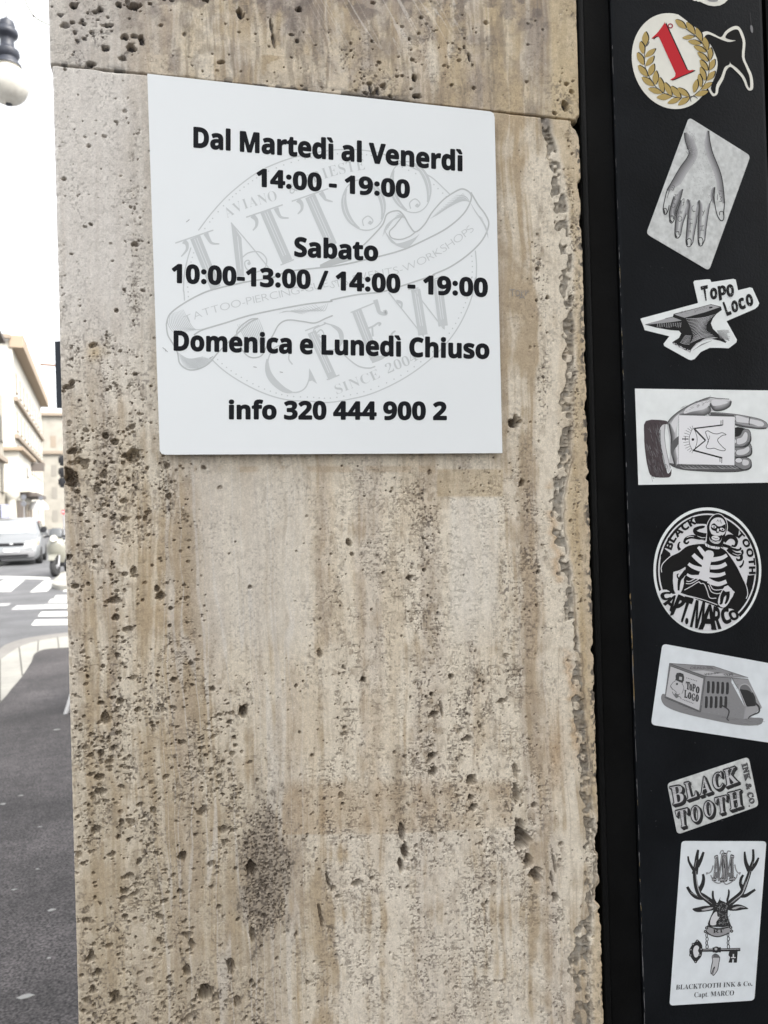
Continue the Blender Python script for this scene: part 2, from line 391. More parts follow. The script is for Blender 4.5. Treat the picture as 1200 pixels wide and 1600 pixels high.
CRUST_V = [150, 185, 230, 300, 400, 500, 560, 640, 720, 760, 820, 900, 980, 1060, 1130, 1200, 1260, 1330, 1390, 1440, 1500, 1640]
CRUST_U = [842, 850, 862, 874, 885, 888, 891, 887, 884, 872, 873, 883, 893, 902, 908, 913, 919, 925, 927, 913, 909, 911]
CRUST_W = [3, 6, 10, 12, 11, 11, 11, 12, 13, 13, 11, 12, 12, 11, 11, 10, 11, 11, 11, 16, 17, 17]
BLACKS = dict()
def stone_block(x0, x1, z0, z1, step, upper, rng, hires=True):
    nx = int((x1 - x0) / step) + 1; nz = int((z1 - z0) / step) + 1
    X, Z = np.meshgrid(np.linspace(x0, x1, nx), np.linspace(z0, z1, nz)); X = X.astype(np.float64)
    U, V = uv_of(X, Z); U = U.astype(np.float32); V = V.astype(np.float32)
    lean = U - 0.0262 * (V - 800)                        # runs along the pillar's own vertical
    warp = 26 * (fbm(lean / 120, V / 260, 3) - 0.5) + 9 * (fbm(lean / 30, V / 80, 5, 2) - 0.5)
    L = lean + warp
    b1 = vn(L / 46, V / 900, 11); b2 = vn(L / 15, V / 520, 12); b3 = vn(L / 5.5, V / 300, 13); b4 = vn(L / 2.2, V / 160, 14)
    b5 = vn(L / 3.2, V / 90, 17)
    band = 0.26 * b1 + 0.28 * b2 + 0.18 * b3 + 0.06 * b4 + 0.12 * b5 + 0.08
    big = fbm(U / 150, V / 170, 21, 4); med = fbm(U / 38, V / 46, 22, 4); fine = fbm(U / 6, V / 7, 23, 3); tiny = fbm(U / 2.6, V / 2.6, 24, 2)
    band = band + 0.42 * (med - 0.5) + 0.22 * (big - 0.5)
    # ---- relief (metres into the stone)
    H = 0.0006 * (big - 0.5) + 0.0005 * (med - 0.5) + 0.0005 * (b3 - 0.5) + 0.00035 * (fine - 0.5)
    pore_dark = np.zeros_like(U); gry = np.zeros_like(U)
    # ---- where pores gather
    if upper:
        D = 0.50 * np.exp(-((U - 190) / 75) ** 2) * sst(-260, 40, V) + 0.10 + 0.25 * boxm(U, V, 480, 20, 760, 160, 40) + 0.4 * np.exp(-((lean - 905) / 18) ** 2)
        D = D * (0.25 + 1.1 * sst(0.42, 0.62, med))
    else:
        col = np.zeros_like(U)
        for cu, cw, v0, v1, a in [(172, 26, 520, 1700, 1.0), (128, 22, 560, 1700, .75), (215, 22, 620, 1000, .6), (292, 22, 760, 1320, .9), (262, 14, 720, 1250, .55), (225, 26, 1080, 1700, .7),
                                  (330, 18, 1100, 1600, .7), (262, 20, 1150, 1700, .75), (385, 26, 1340, 1700, .8), (352, 16, 1220, 1500, .5), (528, 22, 940, 1300, .45), (668, 16, 780, 1350, .75), (650, 16, 1020, 1330, .5),
                                  (735, 14, 960, 1340, .7), (718, 22, 1080, 1380, .6), (822, 20, 700, 1330, .75), (790, 16, 880, 1330, .45), (806, 15, 1180, 1420, .9), (500, 14, 1180, 1500, .4),
                                  (850, 18, 1250, 1600, .6), (740, 20, 1300, 1700, .7), (640, 26, 1320, 1700, .4), (560, 24, 1340, 1700, .4), (690, 14, 1370, 1650, .6), (905, 8, 180, 1700, .7), (852, 16, 380, 640, .6), (220, 14, 150, 540, .45), (104, 8, 380, 620, .6), (470, 50, 1240, 1700, .22)]:
            col = np.maximum(col, a * np.exp(-np.abs((lean + 0.6 * warp - cu) / (0.72 * cw)) ** 1.6) * sst(v0 - 60, v0 + 40, V) * (1 - sst(v1 - 40, v1 + 60, V)))
        zone = 0.17 * boxm(U, V, 60, 560, 330, 1800, 60) + 0.22 * boxm(U, V, 100, 1040, 420, 1800, 60) + 0.16 * boxm(U, V, 470, 720, 860, 1700, 40) + 0.09 * boxm(U, V, 80, 100, 240, 760, 30) + 0.035
        D = (col + zone) * (0.35 + 1.0 * sst(0.38, 0.62, med)) * (0.55 + 0.7 * b2)
        D *= 1 - 0.85 * boxm(U, V, 700, 775, 780, 1000, 10); D *= 1 - 0.7 * boxm(U, V, 320, 735, 470, 1000, 30)
    # ---- pores
    if hires:
        pxm = 0.000745                                    # metres per photo pixel on the face, near enough
        n = 150000 if not upper else 22000
        ii = rng.integers(4, nz - 4, n); jj = rng.integers(4, nx - 4, n)
        acc = rng.random(n) < np.clip(D[ii, jj], 0, 1) * (0.155 if not upper else 0.115)
        ii, jj = ii[acc], jj[acc]
        wob = (fbm(U / 4.5, V / 4.5, 31, 2) - 0.5); wob2 = fbm(U / 11, V / 11, 33, 2) - 0.5
        du = step / pxm
        def pit(i, j, rx, rz, depth, tilt, dd, sharp=0.74):
            R = int(max(rx, rz) * 1.7 / du) + 2
            a0, a1, c0, c1 = max(i - R, 0), min(i + R + 1, nz), max(j - R, 0), min(j + R + 1, nx)
            yy = (np.arange(a0, a1) - i)[:, None] * du; xx = (np.arange(c0, c1) - j)[None, :] * du
            ct, st = math.cos(tilt), math.sin(tilt)
            q = np.sqrt(((xx * ct + yy * st) / rx) ** 2 + ((-xx * st + yy * ct) / rz) ** 2)
            q = q * (1 + 0.75 * wob[a0:a1, c0:c1] + 0.6 * wob2[a0:a1, c0:c1])
            m = 1 - sst(sharp, 1.08, q)
            H[a0:a1, c0:c1] = np.maximum(H[a0:a1, c0:c1], depth * m * (0.75 + 0.6 * (wob[a0:a1, c0:c1] + .3)))
            pore_dark[a0:a1, c0:c1] = np.maximum(pore_dark[a0:a1, c0:c1], dd * (1 - sst(0.6, 0.95, q)))
        for i, j in zip(ii, jj):
            u, v = U[i, j], V[i, j]
            if upper:
                s = 2.1 if u < 260 else 1.5
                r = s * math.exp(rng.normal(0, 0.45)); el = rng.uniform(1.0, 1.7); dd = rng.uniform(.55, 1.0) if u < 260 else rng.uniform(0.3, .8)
            else:
                left = 1 / (1 + math.exp((u - 400) / 25)); lowl = left * min(max((v - 540) / 200, 0.25), 1)
                s = 0.92 + 0.40 * lowl + (0.10 if v > 1150 else 0)
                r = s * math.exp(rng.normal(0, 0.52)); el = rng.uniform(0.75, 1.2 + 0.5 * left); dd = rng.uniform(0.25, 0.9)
            r = min(r, 11)
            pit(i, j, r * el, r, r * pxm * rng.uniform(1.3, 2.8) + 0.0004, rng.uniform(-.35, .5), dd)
        def at_px(u, v):
            p = P(u, v); return int(round((p.z - z0) / step)), int(round((p.x - x0) / step))
        if upper:
            spec = [(375, 22, 5, 9, .9), (424, 42, 3, 10, .7), (427, 62, 3, 12, .6), (208, 10, 13, 8, 1), (185, 8, 6, 5, 1), (168, 40, 12, 4, 1), (142, 100, 10, 6, .9), (165, 76, 8, 5, 1), (205, 76, 9, 7, 1), (195, 58, 7, 5, 1),
                    (150, 18, 6, 4, .9), (157, 14, 5, 5, 1), (112, 35, 5, 4, .8), (220, 60, 6, 7, 1), (647, 122, 5, 7, 1), (650, 150, 9, 4, 1), (578, 137, 3, 9, .9), (590, 143, 3, 6, .9), (733, 90, 3, 8, .9), (883, 165, 7, 9, .9)]
        else:
            spec = [(803, 661, 12, 9, .9), (806, 657, 7, 12, .8), (380, 1112, 8, 10, .8), (392, 1357, 7, 11, .9), (816, 1312, 15, 17, .8), (812, 1290, 8, 14, .6), (825, 1345, 7, 16, .9), (834, 1364, 14, 9, .9), (840, 1372, 8, 8, .8), (806, 1240, 6, 16, .6), (805, 1205, 5, 14, .5), (628, 1300, 6, 14, .7), (632, 1330, 6, 16, .9), (626, 1352, 5, 14, .9), (738, 1218, 9, 9, .8), (740, 1262, 9, 6, .9), (735, 1248, 6, 5, .9), (676, 1182, 8, 6, .9), (678, 1206, 6, 9, .8), (678, 1116, 10, 6, .8), (730, 1155, 10, 5, .7), (784, 1096, 9, 4, .7), (674, 1085, 4, 5, .9), (568, 1063, 5, 5, 1), (640, 903, 7, 5, .7), (500, 1022, 4, 7, .6),
                    (690, 1110, 3, 14, .6), (512, 1375, 3, 16, .7), (500, 1430, 3, 20, .6), (866, 1350, 3, 20, .6), (862, 1375, 3, 14, .6), (868, 1405, 6, 8, .7), (558, 1380, 9, 6, .5), (110, 750, 12, 16, .7), (108, 740, 8, 10, .6), (106, 605, 11, 5, .6), (130, 722, 14, 5, .5), (180, 690, 7, 6, .6), (166, 682, 6, 6, .6), (200, 983, 11, 5, .5), (178, 938, 14, 7, .5), (180, 965, 8, 6, .6), (245, 920, 4, 8, .8), (165, 1123, 8, 14, .5), (158, 1178, 6, 8, .6), (155, 1215, 12, 6, .6), (158, 1237, 14, 6, .6), (190, 1285, 5, 6, .6), (195, 1392, 10, 7, .6), (200, 1370, 12, 6, .5), (175, 1335, 7, 5, .6), (130, 1350, 5, 4, .6), (170, 1478, 9, 5, .5), (300, 1475, 6, 8, .6), (155, 1520, 6, 8, .7), (180, 1555, 10, 8, .6), (185, 1562, 10, 8, .5), (293, 1518, 7, 10, .5), (360, 1508, 6, 12, .6), (395, 1460, 4, 12, .6), (370, 1565, 5, 9, .5), (100, 280, 5, 4, .5), (840, 420, 4, 3, .5), (855, 465, 4, 4, .8), (838, 470, 3, 3, .8), (210, 382, 8, 5, .5), (112, 598, 6, 5, .5)]
            for k in range(420):                          # the round scabby patch low on the face: fine open pores
                a = rng.uniform(0, 2 * math.pi); r = math.sqrt(rng.random())
                spec.append((414 + 40 * r * math.cos(a), 1360 + 104 * r * math.sin(a), rng.uniform(0.9, 2.0), rng.uniform(0.9, 1.9), rng.uniform(.3, .8)))
        for u, v, rx, rz, dd in spec:
            i, j = at_px(u, v); k_ = 0.78 if max(rx, rz) > 4 and u < 340 else 1.0; rx, rz = rx * k_, rz * k_
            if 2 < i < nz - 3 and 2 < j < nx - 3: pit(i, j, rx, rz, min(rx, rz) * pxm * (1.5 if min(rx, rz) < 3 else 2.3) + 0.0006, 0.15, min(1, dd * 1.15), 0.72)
    # ---- hair-fine worm pores
    rid = fbm(L / 3.0, V / 3.6, 41, 2); rid2 = fbm(L / 5.2 + 3 * tiny, V / 4.4, 43, 2)
    wm = np.clip(D * 1.5 + (0.0 if upper else 0.45 * boxm(U, V, 520, 730, 860, 1600, 60)), 0, 1) * sst(0.36, 0.62, fbm(L / 12, V / 30, 44, 3))
    worm = np.maximum(sst(0.60, 0.72, rid), 0.9 * sst(0.63, 0.72, rid2)) * wm
    H += 0.0008 * worm; pore_dark = np.maximum(pore_dark, 0.62 * worm)
    # ---- the crystalline seam near the right arris
    cu = np.interp(V, CRUST_V, CRUST_U).astype(np.float32); cw = 0.78 * np.interp(V, CRUST_V, CRUST_W).astype(np.float32)
    jag = 13 * (vn(V / 7.0, V * 0 + 3.3, 51) - 0.5) + 10 * (vn(V / 18.0, V * 0 + 7.7, 52) - 0.5)
    jagr = 5 * (vn(V / 13.0, V * 0 + 1.3, 53) - 0.5)
    lo = cu - cw + jag * (cw / 12); hi = cu + cw * 0.9 + jagr
    cm = sst(lo - 1.2, lo + 1.2, U) * (1 - sst(hi - 1.2, hi + 1.2, U))
    if upper: cm = cm * 0
    fac = np.abs(vn(U / 7.5, V / 6.2, 54) - 0.5) * 2; gap = sst(0.50, 0.60, fbm(U / 11, V / 13, 55, 2)) * 0.92
    cm = cm * (1 - gap)
    H += cm * (0.0020 + 0.0036 * fac); gry = np.maximum(gry, cm * sst(0.15, 0.6, fbm(U / 8, V / 14, 56, 2) + 0.15))
    if not upper:
        cm2 = boxm(U, V, 897, 1180, 922, 1640, 3) * 0  # (kept flat)
        edge_line = np.exp(-((U - (hi + 2)) / 1.4) ** 2) * sst(560, 620, V) * sst(.4, .6, vn(V / 22, V * 0 + 5, 57))
        H += 0.0012 * edge_line; pore_dark = np.maximum(pore_dark, 0.5 * edge_line)
    # ---- long horizontal tide mark, cracks
    H0 = H
    # ---- arrises: rounded, nicked, corners knocked off
    nick = np.clip(fbm(V / 9.0, V * 0 + 2.2, 61, 3) - 0.5, 0, 1) * 2; nickR = np.clip(fbm(V / 11.0, V * 0 + 9.2, 63, 3) - 0.47, 0, 1) * 2
    eL = X - x0; eR = x1 - X; eT = z1 - Z; eB = Z - z0
    rL = 0.0035 + 0.005 * nick; rR = 0.0022 + 0.007 * nickR * (1 if not upper else .4)
    nT = np.clip(fbm(U / 14.0, U * 0 + (4.4 if upper else 6.1), 65, 3) - 0.45, 0, 1) * 2; rT = 0.0012 + 0.0035 * nT
    def rnd(e, r):
        t = np.clip(1 - e / r, 0, 1); return r * (1 - np.sqrt(np.maximum(0, 1 - t * t)))
    H = H + rnd(eL, rL) + rnd(eR, rR) + (rnd(eT, rT) if not upper else rnd(eB, rT))
    cor = np.sqrt(eR ** 2 + (eT if not upper else eB) ** 2); H = H + (0.012 if not upper else .006) * (1 - sst(0.002, 0.013 if not upper else .007, cor))
    # ---- broken bites out of the right arris
    bite = np.zeros(nz)
    if not upper and hires:
        for v, hgt, dep in [(1318, 16, .0050), (1398, 17, .0065), (1424, 6, .003), (1362, 8, .002), (560, 10, .002), (640, 14, .0025), (745, 6, .002), (300, 16, .003), (350, 12, .0025), (205, 10, .004), (880, 9, .0018), (1015, 8, .0028), (1075, 6, .002)]:
            zc = P(935, v).z; bite = np.maximum(bite, dep * np.exp(-(((Z[:, 0] - zc) / (hgt * 0.00074)) ** 4)))
        bite = bite + 0.0016 * np.clip(fbm(V[:, -1] / 8, V[:, -1] * 0, 67, 3) - .45, 0, 1) * 2
        fade = sst(0.02, 0.0, eR); X = X - bite[:, None] * fade
    # ---- colour: the stone's own tones, plus some painted light
    cream = np.array((0.655, 0.59, 0.485)); beige = np.array((0.42, 0.338, 0.235)); pale = np.array((0.66, 0.615, 0.56)); tan = np.array((0.45, 0.335, 0.195)); mauve = np.array((0.435, 0.375, 0.325)); grey = np.array((0.165, 0.148, 0.122)); soot = np.array((0.032, 0.031, 0.036))
    def mix(c, col, t): return c + (np.array(col, np.float32) - c) * t[..., None]
    C = np.empty(U.shape + (3,), np.float32); C[:] = beige
    C = mix(C, cream, sst(0.33, 0.58, band)); C = mix(C, mauve, 0.35 * sst(0.52, 0.72, vn(L / 28, V / 420, 15)) * (0.4 + b4))
    C = mix(C, tan, 0.26 * sst(0.53, 0.75, fbm(L / 32, V / 190, 16, 3)))
    thin = sst(0.83, 0.95, 1 - np.abs(2 * vn(L / 8.5 + 0.35 * med, V / 210, 18) - 1)) * sst(0.45, 0.6, fbm(L / 24, V / 120, 19, 3)); C = mix(C, (0.27, 0.215, 0.16), 0.30 * thin)
    mot = sst(0.56, 0.70, fbm(L / 9, V / 15, 20, 4)) * np.clip(0.35 + 1.2 * D, 0, 1); C = mix(C, (0.27, 0.212, 0.15), 0.58 * mot)
    if upper:
        C = mix(C, (0.34, 0.29, 0.25), 0.6 * sst(0.40, 0.70, fbm(L / 50, V / 80, 71, 5)) * sst(230, 300, U))
        C = mix(C, (0.52, 0.50, 0.485), 0.6 * (1 - sst(150, 300, U)))
        C = mix(C, (0.50, 0.40, 0.25), 0.42 * sst(0.44, 0.66, fbm(U / 42, V / 50, 72, 5)) * sst(240, 300, U))
        C = mix(C, (0.62, 0.54, 0.42), 0.65 * sst(0.48, 0.57, fbm(U / 40, V / 26, 73, 5)) * boxm(U, V, 235, 60, 560, 140, 20))
        C = mix(C, (0.17, 0.135, 0.11), 0.8 * np.exp(-((lean - 862 - 8 * (b2 - .5)) / 17) ** 2) * (0.35 + 0.65 * b4) * sst(250, 0, V))
        C = mix(C, (0.19, 0.16, 0.14), 0.55 * sst(0.5, 0.68, fbm(U / 34, V / 30, 74, 4)) * boxm(U, V, 195, -60, 330, 110, 30))
        C = mix(C, (0.24, 0.20, 0.18), 0.5 * boxm(U, V, 360, -200, 620, 36, 30) * sst(0.42, 0.6, fbm(U / 30, V / 60, 75, 3)))
        C = mix(C, (0.15, 0.125, 0.115), 0.60 * sst(0.50, 0.66, fbm(U / 24, V / 20, 70, 5)) * sst(180, 300, U) * (0.35 + 0.65 * (1 - sst(10, 80, V))))
        C = mix(C, (0.16, 0.13, 0.105), 0.4 * sst(0.55, 0.68, fbm(L / 10, V / 70, 69, 4)) * sst(240, 300, U))
        C = mix(C, soot, 0.85 * sst(0.52, 0.60, fbm(U / 17, V / 9, 76, 3)) * np.exp(-((V - (112 + 0.1 * (U - 85) - 8)) / 9) ** 2) * (1 - sst(600, 700, U)))
        C = mix(C, (0.55, 0.44, 0.27), 0.65 * sst(872, 884, lean))
        sc = sst(0.88, 0.96, 1 - np.abs(2 * vn((U - 0.55 * V) / 7, (V + 0.55 * U) / 160, 77) - 1)) * boxm(U, V, 480, -100, 720, 70, 30); C = mix(C, pale, 0.5 * sc)
    else:
        C = mix(C, (0.66, 0.63, 0.595), 0.85 * (1 - sst(170, 330, U)) * (1 - sst(420, 760, V)))  # paler upper left: light from the street painted into the colour
        C = mix(C, (0.575, 0.535, 0.475), 0.6 * boxm(U, V, 310, 735, 480, 1010, 40))
        C = mix(C, (0.34, 0.28, 0.195), 0.66 * sst(800, 1500, V) * (1 - sst(380, 560, U)) * (0.55 + 0.5 * med))  # browner and darker towards the lower left
        C = mix(C, (0.37, 0.285, 0.185), 0.65 * np.exp(-((lean - 282) / 20) ** 2) * boxm(U, V, 100, 800, 400, 1120, 60) * (0.4 + med))
        C = mix(C, (0.30, 0.232, 0.15), 0.50 * np.clip(col, 0, 1) * sst(0.36, 0.66, fbm(L / 11, V / 34, 85, 4)) * sst(380, 480, U))
        C = mix(C, (0.30, 0.245, 0.165), 0.38 * np.clip(col, 0, 1) * sst(0.40, 0.66, fbm(L / 13, V / 30, 86, 4)) * (1 - sst(380, 480, U)))
        st_ = sst(0.44, 0.54, fbm(U / 36, V / 40, 78, 3))
        C = mix(C, (0.66, 0.62, 0.55), 0.75 * boxm(U, V, 703, 778, 778, 1010, 5) * (1 - 0.6 * sst(930, 1010, V)) * (0.6 + 0.4 * b3))
        C = mix(C, (0.44, 0.345, 0.215), 0.62 * boxm(U, V, 683, 733, 786, 776, 2) * (0.6 + 0.6 * med))
        C = mix(C, (0.33, 0.25, 0.155), 0.35 * boxm(U, V, 683, 733, 702, 796, 3) * (0.5 + 0.5 * med))
        C = mix(C, (0.42, 0.32, 0.215), 0.5 * boxm(U, V, 300, 728, 700, 738, 2) * st_)
        tide = boxm(U, V, 440, 1215, 800, 0 + 1304, 2) * sst(1212, 1240, V + 8 * med) * np.clip(1 - (V > (1311 - 0.06 * (U - 480))), 0, 1)
        C = mix(C, (0.37, 0.275, 0.175), 0.55 * tide * (0.45 + 0.55 * sst(0.3, .6, fbm(L / 30, V / 60, 79, 3))))
        C = mix(C, (0.60, 0.55, 0.48), 0.40 * boxm(U, V, 500, 1300, 880, 1800, 20) * sst(0.35, 0.6, band))
        pass
        C = mix(C, (0.30, 0.235, 0.16), 0.7 * np.exp(-((lean - 612 + 10 * (b2 - .5)) / 10) ** 2) * boxm(U, V, 560, 1165, 680, 1290, 20))
        C = mix(C, (0.475, 0.365, 0.215), 0.62 * sst(0, 8, U - hi) * (0.7 + 0.3 * med))
        C = mix(C, (0.42, 0.24, 0.09), 0.45 * np.exp(-((U - lo + 1) / 7) ** 2) * sst(740, 770, V) * (1 - sst(1150, 1220, V)) * sst(0.45, .6, vn(V / 30, V * 0, 81)))
        C = mix(C, (0.34, 0.21, 0.095), 0.6 * gau(U, V, 868, 1180, 14, 60))
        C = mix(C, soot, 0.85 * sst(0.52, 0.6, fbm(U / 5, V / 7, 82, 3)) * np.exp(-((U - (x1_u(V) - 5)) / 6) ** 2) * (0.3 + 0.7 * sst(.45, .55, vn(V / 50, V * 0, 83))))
        C = mix(C, (0.50, 0.36, 0.16), 0.6 * gau(U, V, 148, 550, 12, 14) * (0.4 + med))
        C = mix(C, (0.16, 0.14, 0.13), 0.7 * gau(U, V, 852, 190, 10, 14))
        C = mix(C, (0.22, 0.20, 0.18), 0.7 * np.exp(-((U - 853 - (V - 180) * .12) / 7) ** 2) * (1 - sst(190, 225, V)))
        C = mix(C, (0.62, 0.60, 0.57), 0.35 * sst(0.86, 0.95, 1 - np.abs(2 * vn(L / 9, V / 400, 84) - 1)) * boxm(U, V, 240, 700, 480, 1650, 50))
    if not upper:
        scab = sst(0.22, 0.75, gau(U, V, 414, 1362, 46, 128) + 0.75 * (fbm(U / 15, V / 24, 87, 5) - 0.5)); C = mix(C, np.array((0.27, 0.228, 0.18)), 0.80 * scab); C = mix(C, np.array((0.10, 0.082, 0.066)), 0.8 * sst(0.2, .6, scab) * sst(0.50, 0.68, fbm(U / 3.2, V / 3.6, 88, 2)))
    C = mix(C, grey, 0.72 * gry); C = mix(C, (0.26, 0.25, 0.225), 0.5 * gry * sst(.5, .7, fine))
    C = C * (1 + 0.22 * (tiny - 0.5) + 0.20 * (fine - 0.5))[..., None]
    speck = sst(0.68, 0.80, vn(U / 2.9, V / 2.9, 91)) * sst(0.42, 0.60, fbm(L / 26, V / 70, 92, 3)) * np.clip(0.35 + D, 0, 1)
    C = mix(C, (0.10, 0.082, 0.07), 0.72 * speck)
    glint = (vn(U / 2.0, V / 2.0, 93) > 0.975) & (vn(U / 14, V / 14, 94) > 0.6) & (D > 0.12); C = mix(C, (0.85, 0.83, 0.78), 0.7 * glint.astype(np.float32))  # pale specks: sparkle and lit pore lips painted as colour
    C = mix(C, np.array((.075, .056, .040)) if not upper else soot * 1.2, np.clip(pore_dark, 0, 1) * 0.9)  # pore interiors coloured dark: brown on lower blocks, soot on the upper
    Y = H
    # ---- close the block: one ring of points carried back behind the face
    pad = lambda A: np.pad(A, 1, mode='edge')
    Xp, Yp, Zp = pad(X), pad(Y), pad(Z); Cp = np.pad(C, ((1, 1), (1, 1), (0, 0)), mode='edge')
    Yp[0, :] = Yp[-1, :] = 0.3; Yp[:, 0] = Yp[:, -1] = 0.3
    R, K = Xp.shape; co = np.stack([Xp, Yp, Zp], -1).reshape(-1, 3).astype(np.float32)
    idx = np.arange(R * K).reshape(R, K); q = np.stack([idx[:-1, :-1], idx[:-1, 1:], idx[1:, 1:], idx[1:, :-1]], -1).reshape(-1, 4).astype(np.int32)
    me = bpy.data.meshes.new("stone_block"); me.vertices.add(len(co)); me.vertices.foreach_set("co", co.ravel())
    me.loops.add(q.size); me.loops.foreach_set("vertex_index", q.ravel()); me.polygons.add(len(q))
    me.polygons.foreach_set("loop_start", np.arange(0, q.size, 4, dtype=np.int32))
    me.update(calc_edges=True)
    ca = np.concatenate([np.clip(Cp.reshape(-1, 3), 0.01, 0.9), np.ones((R * K, 1), np.float32)], 1).astype(np.float32)
    a = me.color_attributes.new("stone_color", 'FLOAT_COLOR', 'POINT'); a.data.foreach_set("color", ca.ravel())
    me.shade_smooth(); me.set_sharp_from_angle(angle=math.radians(75))
    return me
def x1_u(V): return 903 + 42 * (V / 1600.0)

pillar = tag(empty("stone_pillar", (0, 0, 0)), "pitted beige travertine corner pillar carrying the white opening-hours sign", "pillar")
_rng = np.random.default_rng(7)
Z_BASE = 0.80
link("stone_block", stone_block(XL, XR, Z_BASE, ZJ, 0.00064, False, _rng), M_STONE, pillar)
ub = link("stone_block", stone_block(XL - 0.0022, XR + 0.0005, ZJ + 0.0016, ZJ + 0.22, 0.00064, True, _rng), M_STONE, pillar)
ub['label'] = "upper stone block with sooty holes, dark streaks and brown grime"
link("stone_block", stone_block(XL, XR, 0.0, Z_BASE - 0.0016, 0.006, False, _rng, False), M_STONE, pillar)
tp = MB(); tp.box(((XL + XR) / 2, 0.151, ZJ + 0.2216 + 1.2), (XR - XL, 0.3, 2.4), bev=0.004)
link_top = tp.build("stone_block", mat("travertine_plain", (0.50, 0.43, 0.34), 0.8, noise=0.25, nscale=14, bump=0.4, bscale=300), pillar)
gr = Ink(-0.0011)
for pts in [[(796, 453), (805, 452)], [(800, 452), (801, 463)], ell(809, 458, 3, 4.5), [(815, 463), (814, 453), (819, 455), (815, 458)], [(822, 462), (821, 453), (826, 455), (822, 458)], [(812, 467), (816, 460), (820, 467)], [(813, 465), (818, 464)]]:
    gr.stroke(pts, 0.8, 0.25, sm=False)
gr.build("pencil_scribble", pillar)

# ================================================================== the black door frame and the black panel beside the pillar
def edge_poly(pts, y): return [P(u, v, y) for u, v in pts]
ZT, ZB = 3.0, 0.01
def xline(u0, u1, y):                          # straight upright line through photo columns u0 (top) and u1 (bottom): x at a height z
    a, b = P(u0, 0, y), P(u1, 1600, y)
    return lambda z: a.x + (b.x - a.x) * (z - a.z) / (b.z - a.z)
def profile_strip(name, prof, mt, parent):     # prof: list of (u_top, u_bottom, y)
    rings = []
    for z in (ZB, 0.6, 1.2, 1.8, 2.4, ZT):
        rings.append([Vector((xline(a, b, y)(z), y, z)) for a, b, y in prof])
    m = MB(); m.loft(rings, True); return m.build(name, mt, parent, smooth=True)
frame = tag(empty("door_frame", (0.53, 0.02, 0)), "narrow black metal jamb between the stone pillar and the stickered panel", "door frame")
frame.location = (0, 0, 0)
profile_strip("jamb_lip", [(880, 922, 0.10), (899.5, 944.5, 0.012), (901, 946, 0.0075), (903, 948, 0.006), (908, 953, 0.006), (910.5, 955.5, 0.009), (911, 956, 0.016), (911, 956, 0.10)], M_BLACKF, frame)
profile_strip("jamb_channel", [(911.6, 956.6, 0.10), (911.6, 956.6, 0.020), (925, 971, 0.021), (940, 989, 0.021), (950.5, 1003.6, 0.020), (950.5, 1003.6, 0.10)], M_BLACKF, frame)
YP = 0.010
m = MB(); m.box((0.80, 0.13, 1.5), (0.56, 0.03, 2.98)); m.build("backing_board", M_BLACKF, frame)
panel = tag(empty("door_panel", (0, 0, 0)), "flat black painted door panel covered in a column of stickers", "door")
profile_strip("panel_board", [(951.2, 1004.4, 0.09), (951.2, 1004.4, 0.017), (953.5, 1007, 0.0125), (957, 1010.5, 0.0105), (962, 1016, YP), (1186, 1243, YP), (1189, 1246, 0.012), (1190, 1247, 0.017), (1190, 1247, 0.09)], M_BLACKP, panel)
wr = Ink(0.0)
def worn(n, u0, u1, v0, v1, wd, cols, ln):
    for k in range(n):
        v = random.uniform(v0, v1); l = ln * math.exp(random.gauss(0, .6)); wob = random.uniform(-.8, .8)
        pts = [(u0 + (u1 - u0) * (v + l * t) / 1600 + wob + random.uniform(-.35, .35), v + l * t) for t in (0, .3, .6, 1)]
        wr.y = 0.0118; wr.stroke(pts, wd * random.uniform(.4, 1.1), random.choice(cols), sm=False, taper=True)
worn(70, 954.6, 1008, 60, 1600, 1.1, [0.10, 0.16, 0.07, (0.2, .16, .09)], 7)
worn(26, 954.6, 1008, 860, 1090, 2.0, [(0.26, 0.19, 0.09), (0.18, .13, .07), 0.16], 14)
worn(22, 954.6, 1008, 1090, 1600, 1.1, [0.12, .10, 0.17], 14)
worn(26, 954.6, 1008, 300, 860, 1.0, [0.18, .13, 0.1], 6)
worn(60, 908.5, 953.5, 200, 1600, 0.8, [0.09, 0.06, 0.05], 6)
wr.build("worn_paint_edge", panel)
scu = Ink(YP - 0.0002)
for k in range(60):
    u, v = random.uniform(1010, 1180), random.uniform(5, 1590)
    scu.stroke([(u, v), (u + random.uniform(-3, 3), v + random.uniform(-3, 3))], random.uniform(.4, .9), random.uniform(.02, .06), sm=False)
scu.poly(ell(1174.5, 45, 2.0, 6.5, -8), 0.22); scu.stroke([(1172, 20), (1174, 40)], 1.0, .05); scu.build("paint_scuff", panel)
# next leaf of the door, its edge just inside the frame
profile = [(1193, 1250, 0.09), (1193, 1250, 0.022), (1196, 1253, 0.016), (1200, 1257, 0.014), (1420, 1486, 0.014), (1424, 1490, 0.02), (1424, 1490, 0.09)]
leaf = tag(empty("door_leaf", (0, 0, 0)), "plain black door leaf whose edge shows right of the stickered panel", "door")
profile_strip("leaf_board", profile, M_BLACKF, leaf)

